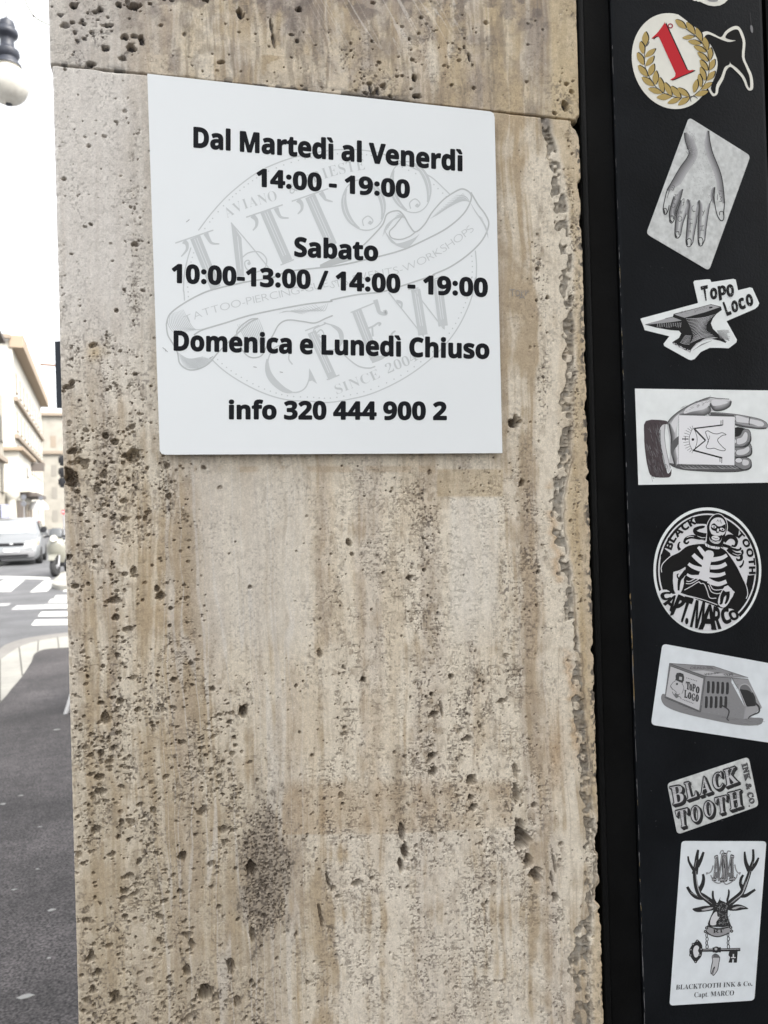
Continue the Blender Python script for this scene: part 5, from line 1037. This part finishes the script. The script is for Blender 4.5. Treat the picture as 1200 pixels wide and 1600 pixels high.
def flat(name, polys, z, mt, parent=None):
    me = bpy.data.meshes.new(name); V, F = [], []
    for q in polys: b = len(V); V += [(p[0], p[1], z) for p in q]; F.append(tuple(range(b, b + len(q))))
    me.from_pydata(V, [], F); return link(name, me, mt, parent)
road = tag(flat("road", [[(-700, -200), (700, -200), (700, 900), (-700, 900)]], ZR, M_ROAD), kind="structure")
# the near pavement with its rounded corner: outer stone, pale corner slabs, dark asphalt
outer = [ST(-2.6, -12), ST(-2.6, 2), ST(-2.35, 5), ST(-1.75, 7.6), G(-25, 1030), G(0, 1013), G(14, 1005), G(46, 996), G(106, 988), G(160, 984), G(330, 978)]
mid = [ST(-2.42, -12), ST(-2.42, 2), ST(-2.15, 5), ST(-1.55, 7.2), G(-25, 1050), G(0, 1031), G(30, 1011), G(60, 1001), G(106, 994), G(160, 990), G(330, 984)]
inner = [ST(-1.5, -12), ST(-1.5, 2), ST(-1.3, 4.4), ST(-0.95, 5.6), G(0, 1097), G(18, 1076), G(35, 1056), G(49, 1034), G(59, 1018), G(106, 1011.5), G(330, 1003)]
xy = lambda L: [(p.x, p.y) for p in L]
far_r = [(8.0, 12.0), (8.0, -12.0)]
def curve(L): return smooth(xy(L), 4)
M_ = MB(); co, cm_, ci = curve(outer), curve(mid), curve(inner)
slab("kerb", co + cm_[::-1], 0.0, 0.3, M_KERB2)['kind'] = "structure"
slab("kerb", [(p[0] + 0, p[1]) for p in cm_] + ci[::-1], 0.0, 0.3, M_KERB)['kind'] = "structure"
walk = slab("sidewalk", ci + [(8, 9.0), (8, -14), (ci[0][0], -14)], -0.002, 0.3, M_WALK); walk['kind'] = "structure"
jm = []
for a_, b_ in ((mid[3], inner[3]), (mid[5], inner[4]), (mid[6], inner[6]), (mid[7], inner[8]), (G(90, 996, 0), G(92, 1013, 0))):
    n_ = (b_ - a_).normalized(); n_ = Vector((-n_.y, n_.x, 0)) * .006; jm.append([(a_ + n_)[:2], (b_ + n_)[:2], (b_ - n_)[:2], (a_ - n_)[:2]])
flat('kerb_joint', jm, 0.003, mat('joint_dirt', (.09, .085, .075), .9), walk)
sp = MB()
for px, py, r in [(80, 1422, .012), (40, 1557, .014), (5, 1256, .012), (33, 1243, .010), (58, 1358, .006), (76, 1497, .006), (88, 1140, .02), (62, 1292, .007), (22, 1390, .008)]:
    p = G(px, py, 0.0); sp.prism([(p.x + r * random.uniform(.6, 1.2) * math.cos(k * .785) * (1.6 if k % 4 == 0 else 1), p.y + r * random.uniform(.6, 1.2) * math.sin(k * .785), 0.001) for k in range(8)], (0, 0, -0.0025))
o = sp.build("gum_fleck", mat("dried_gum", (0.22, 0.22, 0.21), .8), walk)
# painted road markings
mk = []
S_ = 4.323
def zz(L): return [(G(x / S_, 760 + y / S_, ZR).x, G(x / S_, 760 + y / S_, ZR).y) for x, y in L]
for L in [[(210, 940), (640, 936), (640, 896), (240, 901)], [(255, 880), (640, 876), (640, 843), (280, 848)], [(290, 826), (640, 822), (640, 793), (308, 798)], [(325, 787), (640, 783), (640, 758), (345, 762)], [(365, 755), (640, 751), (640, 733), (380, 737)], [(425, 712), (640, 708), (640, 695), (435, 697)],
          [(-200, 604), (330, 612), (345, 628), (-200, 622)], [(-130, 712), (72, 712), (168, 632), (28, 632)], [(202, 716), (318, 710), (400, 634), (300, 636)], [(-60, 534), (30, 534), (70, 514), (-20, 514)]]:
    mk.append(zz(L))
flat("road_marking", mk, ZR + 0.004, M_LINE)['kind'] = "structure"
worn_l = flat("worn_road_marking", [zz([(75, 834), (290, 828), (306, 800), (112, 806)]), zz([(-60, 812), (55, 806), (75, 790), (-40, 794)])], ZR + 0.004, mat("worn_road_paint", (0.36, 0.36, 0.355), .8, noise=.4, nscale=5, detail=8)); worn_l['kind'] = "structure"
# corner pavement across the junction, where the scooters stand
fk = [G(82, 915, ZR), G(92, 905, ZR), G(106, 897, ZR), G(200, 896, ZR), G(200, 921, ZR), G(106, 922, ZR), G(88, 921, ZR)]
slab("corner_pavement", smooth(xy(fk), 3, True), ZR + 0.10, 0.3, M_KERB)['kind'] = "structure"

# ================================================================== buildings along the street
M_PL1 = mat("cream_plaster", (0.27, 0.245, 0.195), .85, noise=.08, nscale=.5); M_PL2 = mat("pale_plaster", (0.55, 0.525, 0.46), .85, noise=.06, nscale=.4); M_PL3 = mat("warm_stone", (0.48, 0.44, 0.37), .85, noise=.1, nscale=.5)
M_PLG = mat("grey_stone", (0.29, 0.272, 0.235), .85, noise=.12, nscale=.6); M_WIN = mat("dark_window", (0.045, 0.038, 0.03), .35); M_EAVE = mat("brown_eave", (0.30, 0.235, 0.17), .8); M_EAVD = mat("dark_eave", (0.10, 0.085, 0.075), .8)
M_SHOP = mat("shop_window", (0.035, 0.037, 0.042), .3); M_TRIM = mat("stone_trim", (0.25, 0.205, 0.16), .85)
def house(name, s0, s1, d0, d1, h, mt, label):
    r = tag(empty(name, ST(s1, d0, ZR), RZ), label, "building")
    m = MB(); m.box(((s0 - s1) / 2, (d1 - d0) / 2, h / 2), (s1 - s0, d1 - d0, h)); m.build("wall", mt, r); return r   # local x = across, 0 at the street face
def win(r, y, z, w, h, name="window", mt=None, face=0.0):   # on the street face
    m = MB(); m.box((face + 0.03, y, z), (0.08, w, h)); m.box((face + 0.09, y, z - h / 2 - .08), (.2, w + .3, .12)); return m.build(name, mt or M_WIN, r)
def winf(r, x, z, w, h, mt=None, name="window"):              # on the face turned to the viewer
    m = MB(); m.box((x, -0.03, z), (w, 0.08, h)); return m.build(name, mt or M_WIN, r)
A = house("apartment_building", -20, -8, 48, 72, 16.2, M_PL1, "cream building at far left with dark overhanging eave and rows of tall windows")
m = MB(); m.box((0.4, 12, 16.4), (2.0, 24.4, .35), bev=.03); m.build("eave", M_EAVD, A)
m = MB(); m.box((0.15, 12, 7.6), (.5, 24, .45)); m.build("cornice", M_TRIM, A)
m = MB(); m.box((0.12, 12, 4.0), (.4, 24, .5)); m.build("cornice", M_TRIM, A)
for k in range(6):
    for z in (5.9, 9.9, 12.9): win(A, 3.0 + 3.6 * k, z, 1.15, 2.1)
for k in range(4): win(A, 4 + 5.2 * k, 1.7, 3.2, 3.0, "shop_window", M_SHOP)
A2 = house("apartment_building", -18, -8.02, 72.1, 83, 13.5, mat("ochre_plaster", (0.30, 0.275, 0.225), .85, noise=.08, nscale=.5), "narrow pale building adjoining the cream one with dark shop opening")
m = MB(); m.box((0.15, 5.4, 7.3), (.5, 10.8, .4)); m.build("cornice", M_TRIM, A2)
for k in range(3):
    for z in (5.5, 10.2): win(A2, 2.2 + 3.2 * k, z, 1.1, 2.3)
win(A2, 4.0, 1.6, 5.5, 3.2, "shop_window", M_SHOP)
m = MB(); m.box((0.5, 5.8, 2.3), (.5, 2.2, 1.7)); m.build("shop_sign", mat("shop_sign_blue", (.33, .34, .45), .6), A2)
Bh = house("apartment_building", -22, -9, 106, 160, 23.6, M_PL2, "tall pale building with brown eave rising behind the low corner house")
m = MB(); m.box((0.5, 27, 23.4), (1.6, 54.6, 1.5), bev=.05); m.build("eave", M_EAVE, Bh); m = MB(); m.box((-6.0, -.35, 23.9), (11.8, .9, .5)); m.build("eave", M_TRIM, Bh)
for z in (16.5, 12.0): m = MB(); m.box((.2, 27, z), (.5, 54, .5)); m.build("cornice", M_TRIM, Bh)
for k in range(9):
    for z in (10.0, 14.2, 19): win(Bh, 4 + 5.6 * k, z, 1.3, 2.4, mt=M_TRIM)
Cc = house("corner_house", -14, -7, 86, 103, 8.6, M_PL2, "low white corner house with flat cornice, round column and canopy")
m = MB(); m.box((-3.4, 8.5, 8.75), (7.8, 18, .35), bev=.03); m.build("cornice", M_EAVE, Cc)
m = MB(); m.box((-.2, .0, 5.0), (2.6, 1.4, 1.0), bev=.04); m.build("balcony", M_PL2, Cc)
m = MB(); m.lathe([(.62, 0), (.62, .3), (.46, .45), (.42, 3.6), (.5, 3.8), (.8, 4.1), (.85, 4.45)], (-.75, -.5, 0), 20); m.build("column", M_PL2, Cc, True)
winf(Cc, -1.9, 2.0, .9, 4.0, M_EAVD, "doorway"); winf(Cc, .0, 1.9, .5, 3.6, M_EAVD, "doorway")
m = MB(); m.prism([(0, 1.0, 4.4), (0, 15, 4.4), (0, 15, 5.4), (0, 1, 4.9)], (.06, 0, 0)); m.box((.8, 8.5, 4.3), (1.5, 15, .35)); m.build("canopy", M_EAVD, Cc)
for k in range(4): win(Cc, 2.2 + 4.0 * k, 1.8, 2.6, 3.4, "shop_window", M_TRIM)
win(Cc, 10, 7.0, .7, 1.0); m = MB(); m.box((.7, 16.6, 8.0), (1.4, 1.0, .9)); m.build("roof_eave", M_EAVD, Cc)  # small dark box: roof overhang at the back end of the house
Ff = house("apartment_building", -11.5, 9, 172, 190, 23.0, M_PLG, "grey stone building closing the far end of the street")
m = MB(); m.box((-10.2, -.3, 22.8), (21, .9, .6)); m.build("cornice", M_TRIM, Ff); m = MB(); m.box((-10.2, -.2, 15.2), (21, .6, .6)); m.build("cornice", M_TRIM, Ff)
for i in range(8):
    for z in (2.6, 7.2, 11.6, 17.4): winf(Ff, -19.2 + 2.6 * i, z, 1.0, 2.3, M_TRIM if z > 12 else mat("grey_shutter", (.22, .205, .18), .8))
# the house across the side street, behind the viewer: its shade lies on the pillar and the near pavement
SHADE = house("town_house", 0.3, 18, -20, -5.5, 17.0, M_PL3, "tall stone-coloured house across the side street facing the pillar")

# ================================================================== things in the street
M_TYRE = mat("tyre_rubber", (.018, .018, .018), .8); M_RIM = mat("grey_alloy", (.35, .35, .36), .4, metal=.6); M_GLASS = mat("dark_car_glass", (.03, .035, .035), .06, spec=.8); M_DKPL = mat("dark_plastic", (.016, .016, .018), .6, spec=.25); M_CHR = mat("chrome", (.75, .75, .75), .15, metal=1)
M_SILV = mat("silver_car_paint", (.25, .257, .262), .32, metal=.45, coat=.6); M_LAMP = mat("headlamp_glass", (.62, .60, .52), .15, spec=.8); M_AMB = mat("amber_lens", (.55, .22, .06), .3)
van = tag(empty("van", ST(-2.88, 31.6, ZR), RZ), "silver people carrier facing the viewer at the stop line", "van")
def sec(y, hb, zb, hm, zm, ht, zt): return [Vector((x, y, z)) for x, z in [(-hb, zb), (hb, zb), (hm, zb + .12), (hm + .01, (zb + zm) / 2), (hm, zm), (ht + (hm - ht) * .12, zt - .10 if zt - zm > .2 else zt - .02), (ht * .8, zt), (-ht * .8, zt), (-ht - (hm - ht) * .12, zt - .10 if zt - zm > .2 else zt - .02), (-hm, zm), (-hm - .01, (zb + zm) / 2), (-hm, zb + .12)]]
m = MB(); m.loft([sec(0, .6, .30, .68, .62, .62, .70), sec(.06, .7, .24, .80, .70, .72, .80), sec(.25, .78, .22, .87, .82, .80, .93), sec(.75, .8, .20, .91, .96, .84, 1.06), sec(1.0, .8, .2, .92, 1.02, .86, 1.14), sec(1.75, .8, .2, .93, 1.05, .72, 1.66), sec(2.4, .8, .2, .93, 1.06, .74, 1.74), sec(3.9, .8, .2, .92, 1.06, .72, 1.70), sec(4.35, .78, .25, .88, 1.0, .66, 1.52), sec(4.45, .7, .35, .8, .9, .6, 1.1)])
body = m.build("body", M_SILV, van, True)
m = MB(); m.loft([[Vector(p) for p in [(-.76, .99, 1.155), (.76, .99, 1.155), (.64, 1.70, 1.625), (-.64, 1.70, 1.625)]], [Vector(p) for p in [(-.76, 1.02, 1.13), (.76, 1.02, 1.13), (.64, 1.73, 1.60), (-.64, 1.73, 1.60)]]]); m.build("windscreen", mat("sky_reflecting_glass", (.62, .64, .65), .08, metal=.75), van)
for sx in (-1, 1):
    m = MB(); m.loft([[Vector((sx * (x + e), y, z)) for x, y, z in [(.925, 1.35, 1.10), (.925, 2.5, 1.10), (.775, 2.5, 1.60), (.775, 1.85, 1.58)]] for e in (.0, .012)]); m.build("side_window", M_GLASS, van)
    m = MB(); m.loft([[Vector((sx * (x + e), y, z)) for x, y, z in [(.925, 2.6, 1.10), (.915, 4.1, 1.10), (.765, 3.95, 1.58), (.775, 2.6, 1.60)]] for e in (.0, .012)]); m.build("side_window", M_GLASS, van)
    m = MB(); m.loft([[Vector((sx * x, y, z)) for x, y, z in [(.42, .045 - e, .70), (.80, .16 - e, .72), (.83, .26 - e, .90), (.48, .12 - e, .86)]] for e in (0, .05)]); m.build("headlight", M_LAMP, van, True)
    m = MB(); m.loft([[Vector((sx * x, y, z)) for x, y, z in [(.80, .16 - e, .71), (.875, .26 - e, .74), (.88, .34 - e, .86), (.835, .26 - e, .88)]] for e in (0, .05)]); m.build("indicator", M_AMB, van)
    m = MB(); m.box((sx * 1.04, 1.28, 1.16), (.2, .1, .17), bev=.03); m.tube([(sx * .9, 1.30, 1.08), (sx * 1.0, 1.28, 1.12)], .03); m.build("mirror", M_SILV, van, True)
    for y in (.95, 3.65):
        wh = MB(); Mx = Matrix.Rotation(math.radians(90), 3, 'Y'); wh.lathe([(.20, -.11), (.30, -.11), (.325, -.06), (.325, .06), (.30, .11), (.20, .11)], (sx * .84, y, .325), 24, Mx); wo = wh.build("wheel", M_TYRE, van, True)
        wh = MB(); wh.lathe([(.02, -.07), (.20, -.09), (.21, 0), (.20, .10), (.06, .08)], (sx * .85, y, .325), 20, Mx); wh.build("rim", M_RIM, wo, True)
m = MB(); m.box((0, .0, .40), (1.52, .14, .26), bev=.05); m.build("bumper", mat("grey_bumper", (.16, .16, .165), .55), van, True)
m = MB(); m.box((0, -.075, .36), (1.1, .03, .10), bev=.01); m.build("air_intake", M_DKPL, van)
m = MB(); m.box((0, .0, .775), (.82, .10, .10), bev=.02); m.build("grille", M_DKPL, van); m = MB(); m.box((0, -.06, .78), (.13, .03, .07), bev=.012); m.build("badge", M_CHR, van, True)
m = MB(); m.box((0, -.085, .56), (.52, .015, .12), bev=.004); m.build("number_plate", mat("plate_white", (.6, .6, .62), .5), van)

def scooter(name, loc, rz, paint, label, screen=True):
    r = tag(empty(name, loc, rz), label, "scooter", "scooters parked at the junction")
    Mx = Matrix.Rotation(math.radians(90), 3, 'Y')
    for y in (.12, 1.42):
        m = MB(); m.lathe([(.17, -.05), (.23, -.06), (.265, -.025), (.265, .025), (.23, .06), (.17, .05)], (0, y, .265), 24, Mx); w_ = m.build("wheel", M_TYRE, r, True)
        m = MB(); m.lathe([(.03, -.06), (.06, -.06), (.07, -.02), (.165, -.04), (.175, 0), (.165, .04), (.07, .02), (.06, .06), (.03, .06)], (0, y, .265), 20, Mx); m.build("rim", M_RIM, w_, True)
    m = MB(); m.loft([[Vector((x * wd, y, z)) for x in (-1, -.5, 0, .5, 1)] + [Vector((x * wd * .9, y + .03, z - .015)) for x in (1, .5, 0, -.5, -1)] for wd, y, z in [(.07, -.16, .44), (.10, -.06, .55), (.11, .12, .585), (.09, .30, .52), (.06, .36, .42)]]); m.build("mudguard", paint, r, True)
    m = MB(); m.tube([(-.085, .12, .265), (-.085, .22, .62)], .028); m.tube([(.085, .12, .265), (.085, .22, .62)], .028); m.build("fork", M_RIM, r, True)
    m = MB(); m.loft([[Vector((wd * math.sin(a), y - bul * math.cos(a), z)) for a in [math.radians(k) for k in range(-80, 81, 16)]] + [Vector((wd * .93 * math.sin(a), y + .05 - bul * .9 * math.cos(a), z)) for a in [math.radians(k) for k in range(80, -81, -16)]] for wd, y, bul, z in [(.15, .36, .10, .36), (.21, .34, .13, .46), (.255, .30, .17, .62), (.245, .28, .19, .80), (.19, .28, .17, .93), (.12, .30, .12, 1.0)]]); m.build("leg_shield", paint, r, True)
    m = MB(); m.lathe([(.0, -.05), (.06, -.045), (.085, -.01), (.085, .05)], (0, .10, .98), 18, Matrix.Rotation(math.radians(80), 3, 'X')); m.build("headlight", M_LAMP, r, True)
    m = MB(); m.tube([(-.36, .40, 1.02), (-.2, .33, 1.04), (0, .30, 1.02), (.2, .33, 1.04), (.36, .40, 1.02)], .022); m.box((0, .28, 1.0), (.26, .16, .14), bev=.05); m.build("handlebar", M_DKPL, r, True)
    for sx in (-1, 1):
        m = MB(); m.tube([(sx * .22, .33, 1.04), (sx * .30, .30, 1.18)], .009); m.lathe([(.0, -.015), (.075, -.012), (.085, .008), (.0, .02)], (sx * .32, .30, 1.22), 16, Matrix.Rotation(math.radians(80), 3, 'X')); m.build("mirror", M_DKPL, r, True)
    if screen:
        m = MB(); m.loft([[Vector((wd * math.sin(a), y - .06 * math.cos(a), z)) for a in [math.radians(k) for k in range(-75, 76, 15)]] + [Vector((wd * .98 * math.sin(a), y + .006 - .06 * math.cos(a), z)) for a in [math.radians(k) for k in range(75, -76, -15)]] for wd, y, z in [(.15, .22, 1.02), (.17, .24, 1.10), (.16, .28, 1.19), (.11, .31, 1.25)]]); m.build("screen", mat("smoked_screen", (.10, .105, .11), .4, spec=.25), r, True)
    m = MB(); m.box((0, .62, .30), (.34, .56, .10), bev=.03); m.build("footboard", M_DKPL, r, True)
    m = MB(); m.loft([[Vector((x * wd, y, z)) for x, z in [(-1, zb), (1, zb), (1.05, (zb + zt) / 2), (.8, zt), (-.8, zt), (-1.05, (zb + zt) / 2)]] for wd, y, zb, zt in [(.10, .82, .32, .66), (.19, .95, .30, .72), (.21, 1.3, .42, .76), (.17, 1.65, .55, .78), (.08, 1.80, .66, .76)]]); m.build("rear_body", M_DKPL, r, True)
    m = MB(); m.box((0, 1.22, .80), (.30, .80, .12), bev=.05); m.build("seat", M_DKPL, r, True)
    return r
M_BEI = mat("beige_scooter_paint", (.21, .205, .172), .3, coat=.6)
sc_p = G(84, 902, ZR)
first = scooter("scooter", sc_p, RZ + math.radians(-16), M_BEI, "cream scooter with rounded leg shield parked nearest the pillar")
first.scale = (1.1, 1.1, 1.1)
p2 = sc_p + SS * .34 + SA * .85
scooter("scooter", p2, RZ + math.radians(-22), mat("black_scooter_paint", (.02, .02, .024), .35, coat=.5), "black scooter parked behind the cream scooter half hidden by pillar")

# traffic light at the junction
w0 = 19.5
tl = tag(empty("traffic_light", (0, 0, 0)), "dark traffic light with three hooded lamps peeking past the pillar edge", "traffic light")
base = D(104, 740, w0)
m = MB(); m.tube([(base.x, base.y, ZR), (base.x, base.y, base.z + .55)], .055); m.build("pole", M_DKPL, tl, True)
for py in (720, 738, 754):
    c = D(100.5, py, w0); m = MB(); m.box(c, (.20, .20, .235), rz=RZ, bev=.02); m.build("lamp_box", M_DKPL, tl, True)
    h0, h1 = D(98, py - 1, w0), D(91.5, py + .5, w0)
    d_ = (h1 - h0).normalized(); m = MB()
    R0 = []; R1 = []
    for k in range(13):
        a_ = math.radians(-30 + 20 * k); off = (SA * math.cos(a_) + Vector((0, 0, 1)) * math.sin(a_)); R0.append(h0 + off * .095); R1.append(h1 + off * .095)
    m.loft([R0, R1], True); m.build("visor", M_DKPL, tl, True)
# projecting dark sign on a bracket
w1 = 12.0
bs = tag(empty("projecting_sign", (0, 0, 0)), "dark blue-grey upright sign projecting beside the pillar edge", "sign")
q = [D(85, 533, w1), D(112, 532, w1), D(114, 636, w1), D(88, 636.5, w1)]
m = MB(); m.prism(q, SA * .14); m.build("sign_box", mat("slate_sign", (.012, .015, .020), .6, spec=.2), bs)
m = MB(); m.tube([D(63, 569, w1), D(86, 571, w1)], .018); m.build("bracket", mat("rusty_bracket", (.35, .22, .16), .7), bs, True)
m = MB(); p = D(118, 600, w1) + SA * .07; m.tube([(p.x, p.y, ZR), (p.x, p.y, p.z + .7)], .05); m.tube([D(112, 580, w1) + SA * .07, p + Vector((0, 0, .2))], .03); m.build("post", M_DKPL, bs, True)
# hanging street lamp
w2 = 8.2; px1 = 8.2 / FPX
lc = D(13, 130, w2)
lamp = tag(empty("street_lamp", lc), "hanging street lamp with ribbed slate collar over a milky glass globe", "street lamp")
M_LG = mat("slate_metal", (.028, .032, .045), .5, noise=.1, nscale=30)
m = MB(); m.lathe([(.004, 103 * px1)] + [(r * px1, z * px1) for r, z in [(4, 101), (6, 98), (10, 96), (12, 90), (12, 86), (15.5, 82), (16.5, 77), (15, 73), (11, 70), (10, 66), (10.5, 57), (12, 54), (17, 50), (18, 44), (16, 40), (14.5, 37), (16, 33), (20, 28), (20, 25.5), (12, 25.5)]], (0, 0, 0), 28); m.build("collar", M_LG, lamp, True)
m = MB()
gp = [(19, 25.4)] + [(31 * math.cos(math.radians(a)), -2 + 31 * math.sin(math.radians(a))) for a in range(55, -90, -8)] + [(.3, -33)]
m.lathe([(r * px1, z * px1) for r, z in gp], (0, 0, 0), 36); m.build("globe", mat("milk_glass", (.72, .69, .62), .25, noise=.10, nscale=14, trans=.45), lamp, True)
m = MB(); m.lathe([(.2 * px1, -31 * px1), (5 * px1, -32 * px1), (5 * px1, -34 * px1), (.2 * px1, -35 * px1)], (0, 0, 0), 14); m.build("globe_cap", M_LG, lamp, True)
m = MB(); m.tube([(0, 0, 100 * px1), (0, 0, 140 * px1), (-.01, 0, 220 * px1), (0, 0, 380 * px1)], .011); m.build("drop_rod", mat("grey_rod", (.30, .30, .30), .5), lamp, True)
M_WIRE = mat("yellowed_wire", (.30, .29, .14), .6)
sw = MB(); a_, b_ = ST(-9.0, 9.0, 11.2), ST(6.0, 10.0, 9.6); t_ = lamp.location + Vector((0, 0, 380 * px1)); sw.tube([a_, t_, b_], .008, 6); tag(sw.build("span_wire", M_WIRE), "thin steel wire across the street that carries the hanging lamp", "wire")
# loose thin cables
cb = tag(empty("loose_cable", (0, 0, 0)), "thin yellow-green cable drooping to the pillar's top left corner", "cable")
m = MB(); m.tube(smooth3([D(36, -40, 2.2), D(40, 0, 2.2), D(46, 15, 2.2), D(54, 26, 2.2), D(66, 34, 2.2), D(84, 41, 2.2), D(120, 48, 2.2)]), .0011, 6); m.build("wire", M_WIRE, cb, True)
m = MB(); c = D(52.5, 25, 2.2); m.box(c, (.006, .004, .004), rz=.6, bev=.001); m.build("clip", M_TRIM, cb)
m = MB(); m.tube(smooth3([D(-60, 340, 34), D(-20, 408, 34), D(0, 440, 34), D(20, 479, 34), D(48, 548, 40), D(120, 640, 46)]), .014, 6); tag(m.build("overhead_cable", M_WIRE), "fine yellowish cable slanting down in the white sky at left", "cable")
# round signs at the corner house and at the far junction
M_SB = mat("sign_back", (.12, .125, .14), .5); M_SR = mat("sign_red", (.42, .05, .06), .5); M_SW = mat("sign_white", (.55, .55, .55), .5)
def disc_sign(name, px, pys, wd, r, mt, label, cat="road sign"):
    t = tag(empty(name, (0, 0, 0)), label, cat); b = D(px, pys[0], wd)
    m = MB(); m.tube([(b.x, b.y, ZR), (b.x, b.y, b.z + r)], .04); m.build("pole", M_RIM, t, True)
    for py in pys:
        c = D(px, py, wd) - SA * .06; m = MB(); m.lathe([(r * .1, .02), (r, .02), (r, -.02), (r * .1, -.02)], c, 24, Matrix.Rotation(RZ, 3, 'Z') @ Matrix.Rotation(math.radians(90), 3, 'X')); m.build("sign_disc", mt, t)
    return t, D(px, pys[0], wd)
disc_sign("road_sign", 37, (776.5, 787), 60, .19, M_SB, "pole with two dark round signs before the corner house column")
disc_sign("road_sign", 64, (779, ), 62, .17, M_SB, "single dark round sign under the corner house canopy")
t, c = disc_sign("road_sign", 99.5, (800, ), 40, .12, M_SR, "red no-entry disc glimpsed at the pillar's edge")
m = MB(); m.box(c - SA * .09, (.16, .02, .04), rz=RZ); m.build("white_bar", M_SW, t)
# awning and a rider waiting beyond the scooters
aw = tag(empty("shop_awning", (0, 0, 0)), "small white rounded awning below the canopy of the corner house", "awning")
m = MB(); c = D(60, 796, 84); rr = []
for k in range(7):
    a_ = math.radians(90 * k / 6); rr.append([c + SS * (1.0 * math.cos(t2)) * math.cos(a_) + SA * (.8 * math.sin(t2)) * math.cos(a_) + Vector((0, 0, .95 * math.sin(a_))) for t2 in [math.radians(30 * j) for j in range(12)]])
m.loft(rr[:-1], True); m.build("awning_cloth", M_SW, aw, True)
m = MB(); m.tube([(c.x, c.y, ZR), (c.x, c.y, c.z)], .05); m.build("post", M_RIM, aw)
# white A-board half behind the pillar
p = G(99, 1116, 0.0); ab = tag(empty("sandwich_board", p, math.atan2(-RT.x * 0 + -FW.x, FW.y)), "white sandwich board mostly hidden behind the pillar on the dark pavement", "sign")
for sx, x0 in ((1, 0), (-1, .62)):
    m = MB(); m.prism([(x0, 0, 0), (x0 + sx * .025, 0, 0), (.31 + sx * .012, 0, .86), (.31 - sx * .012 if sx < 0 else .29, 0, .86)], (0, .55, 0)); m.build("board_panel", M_SW, ab)
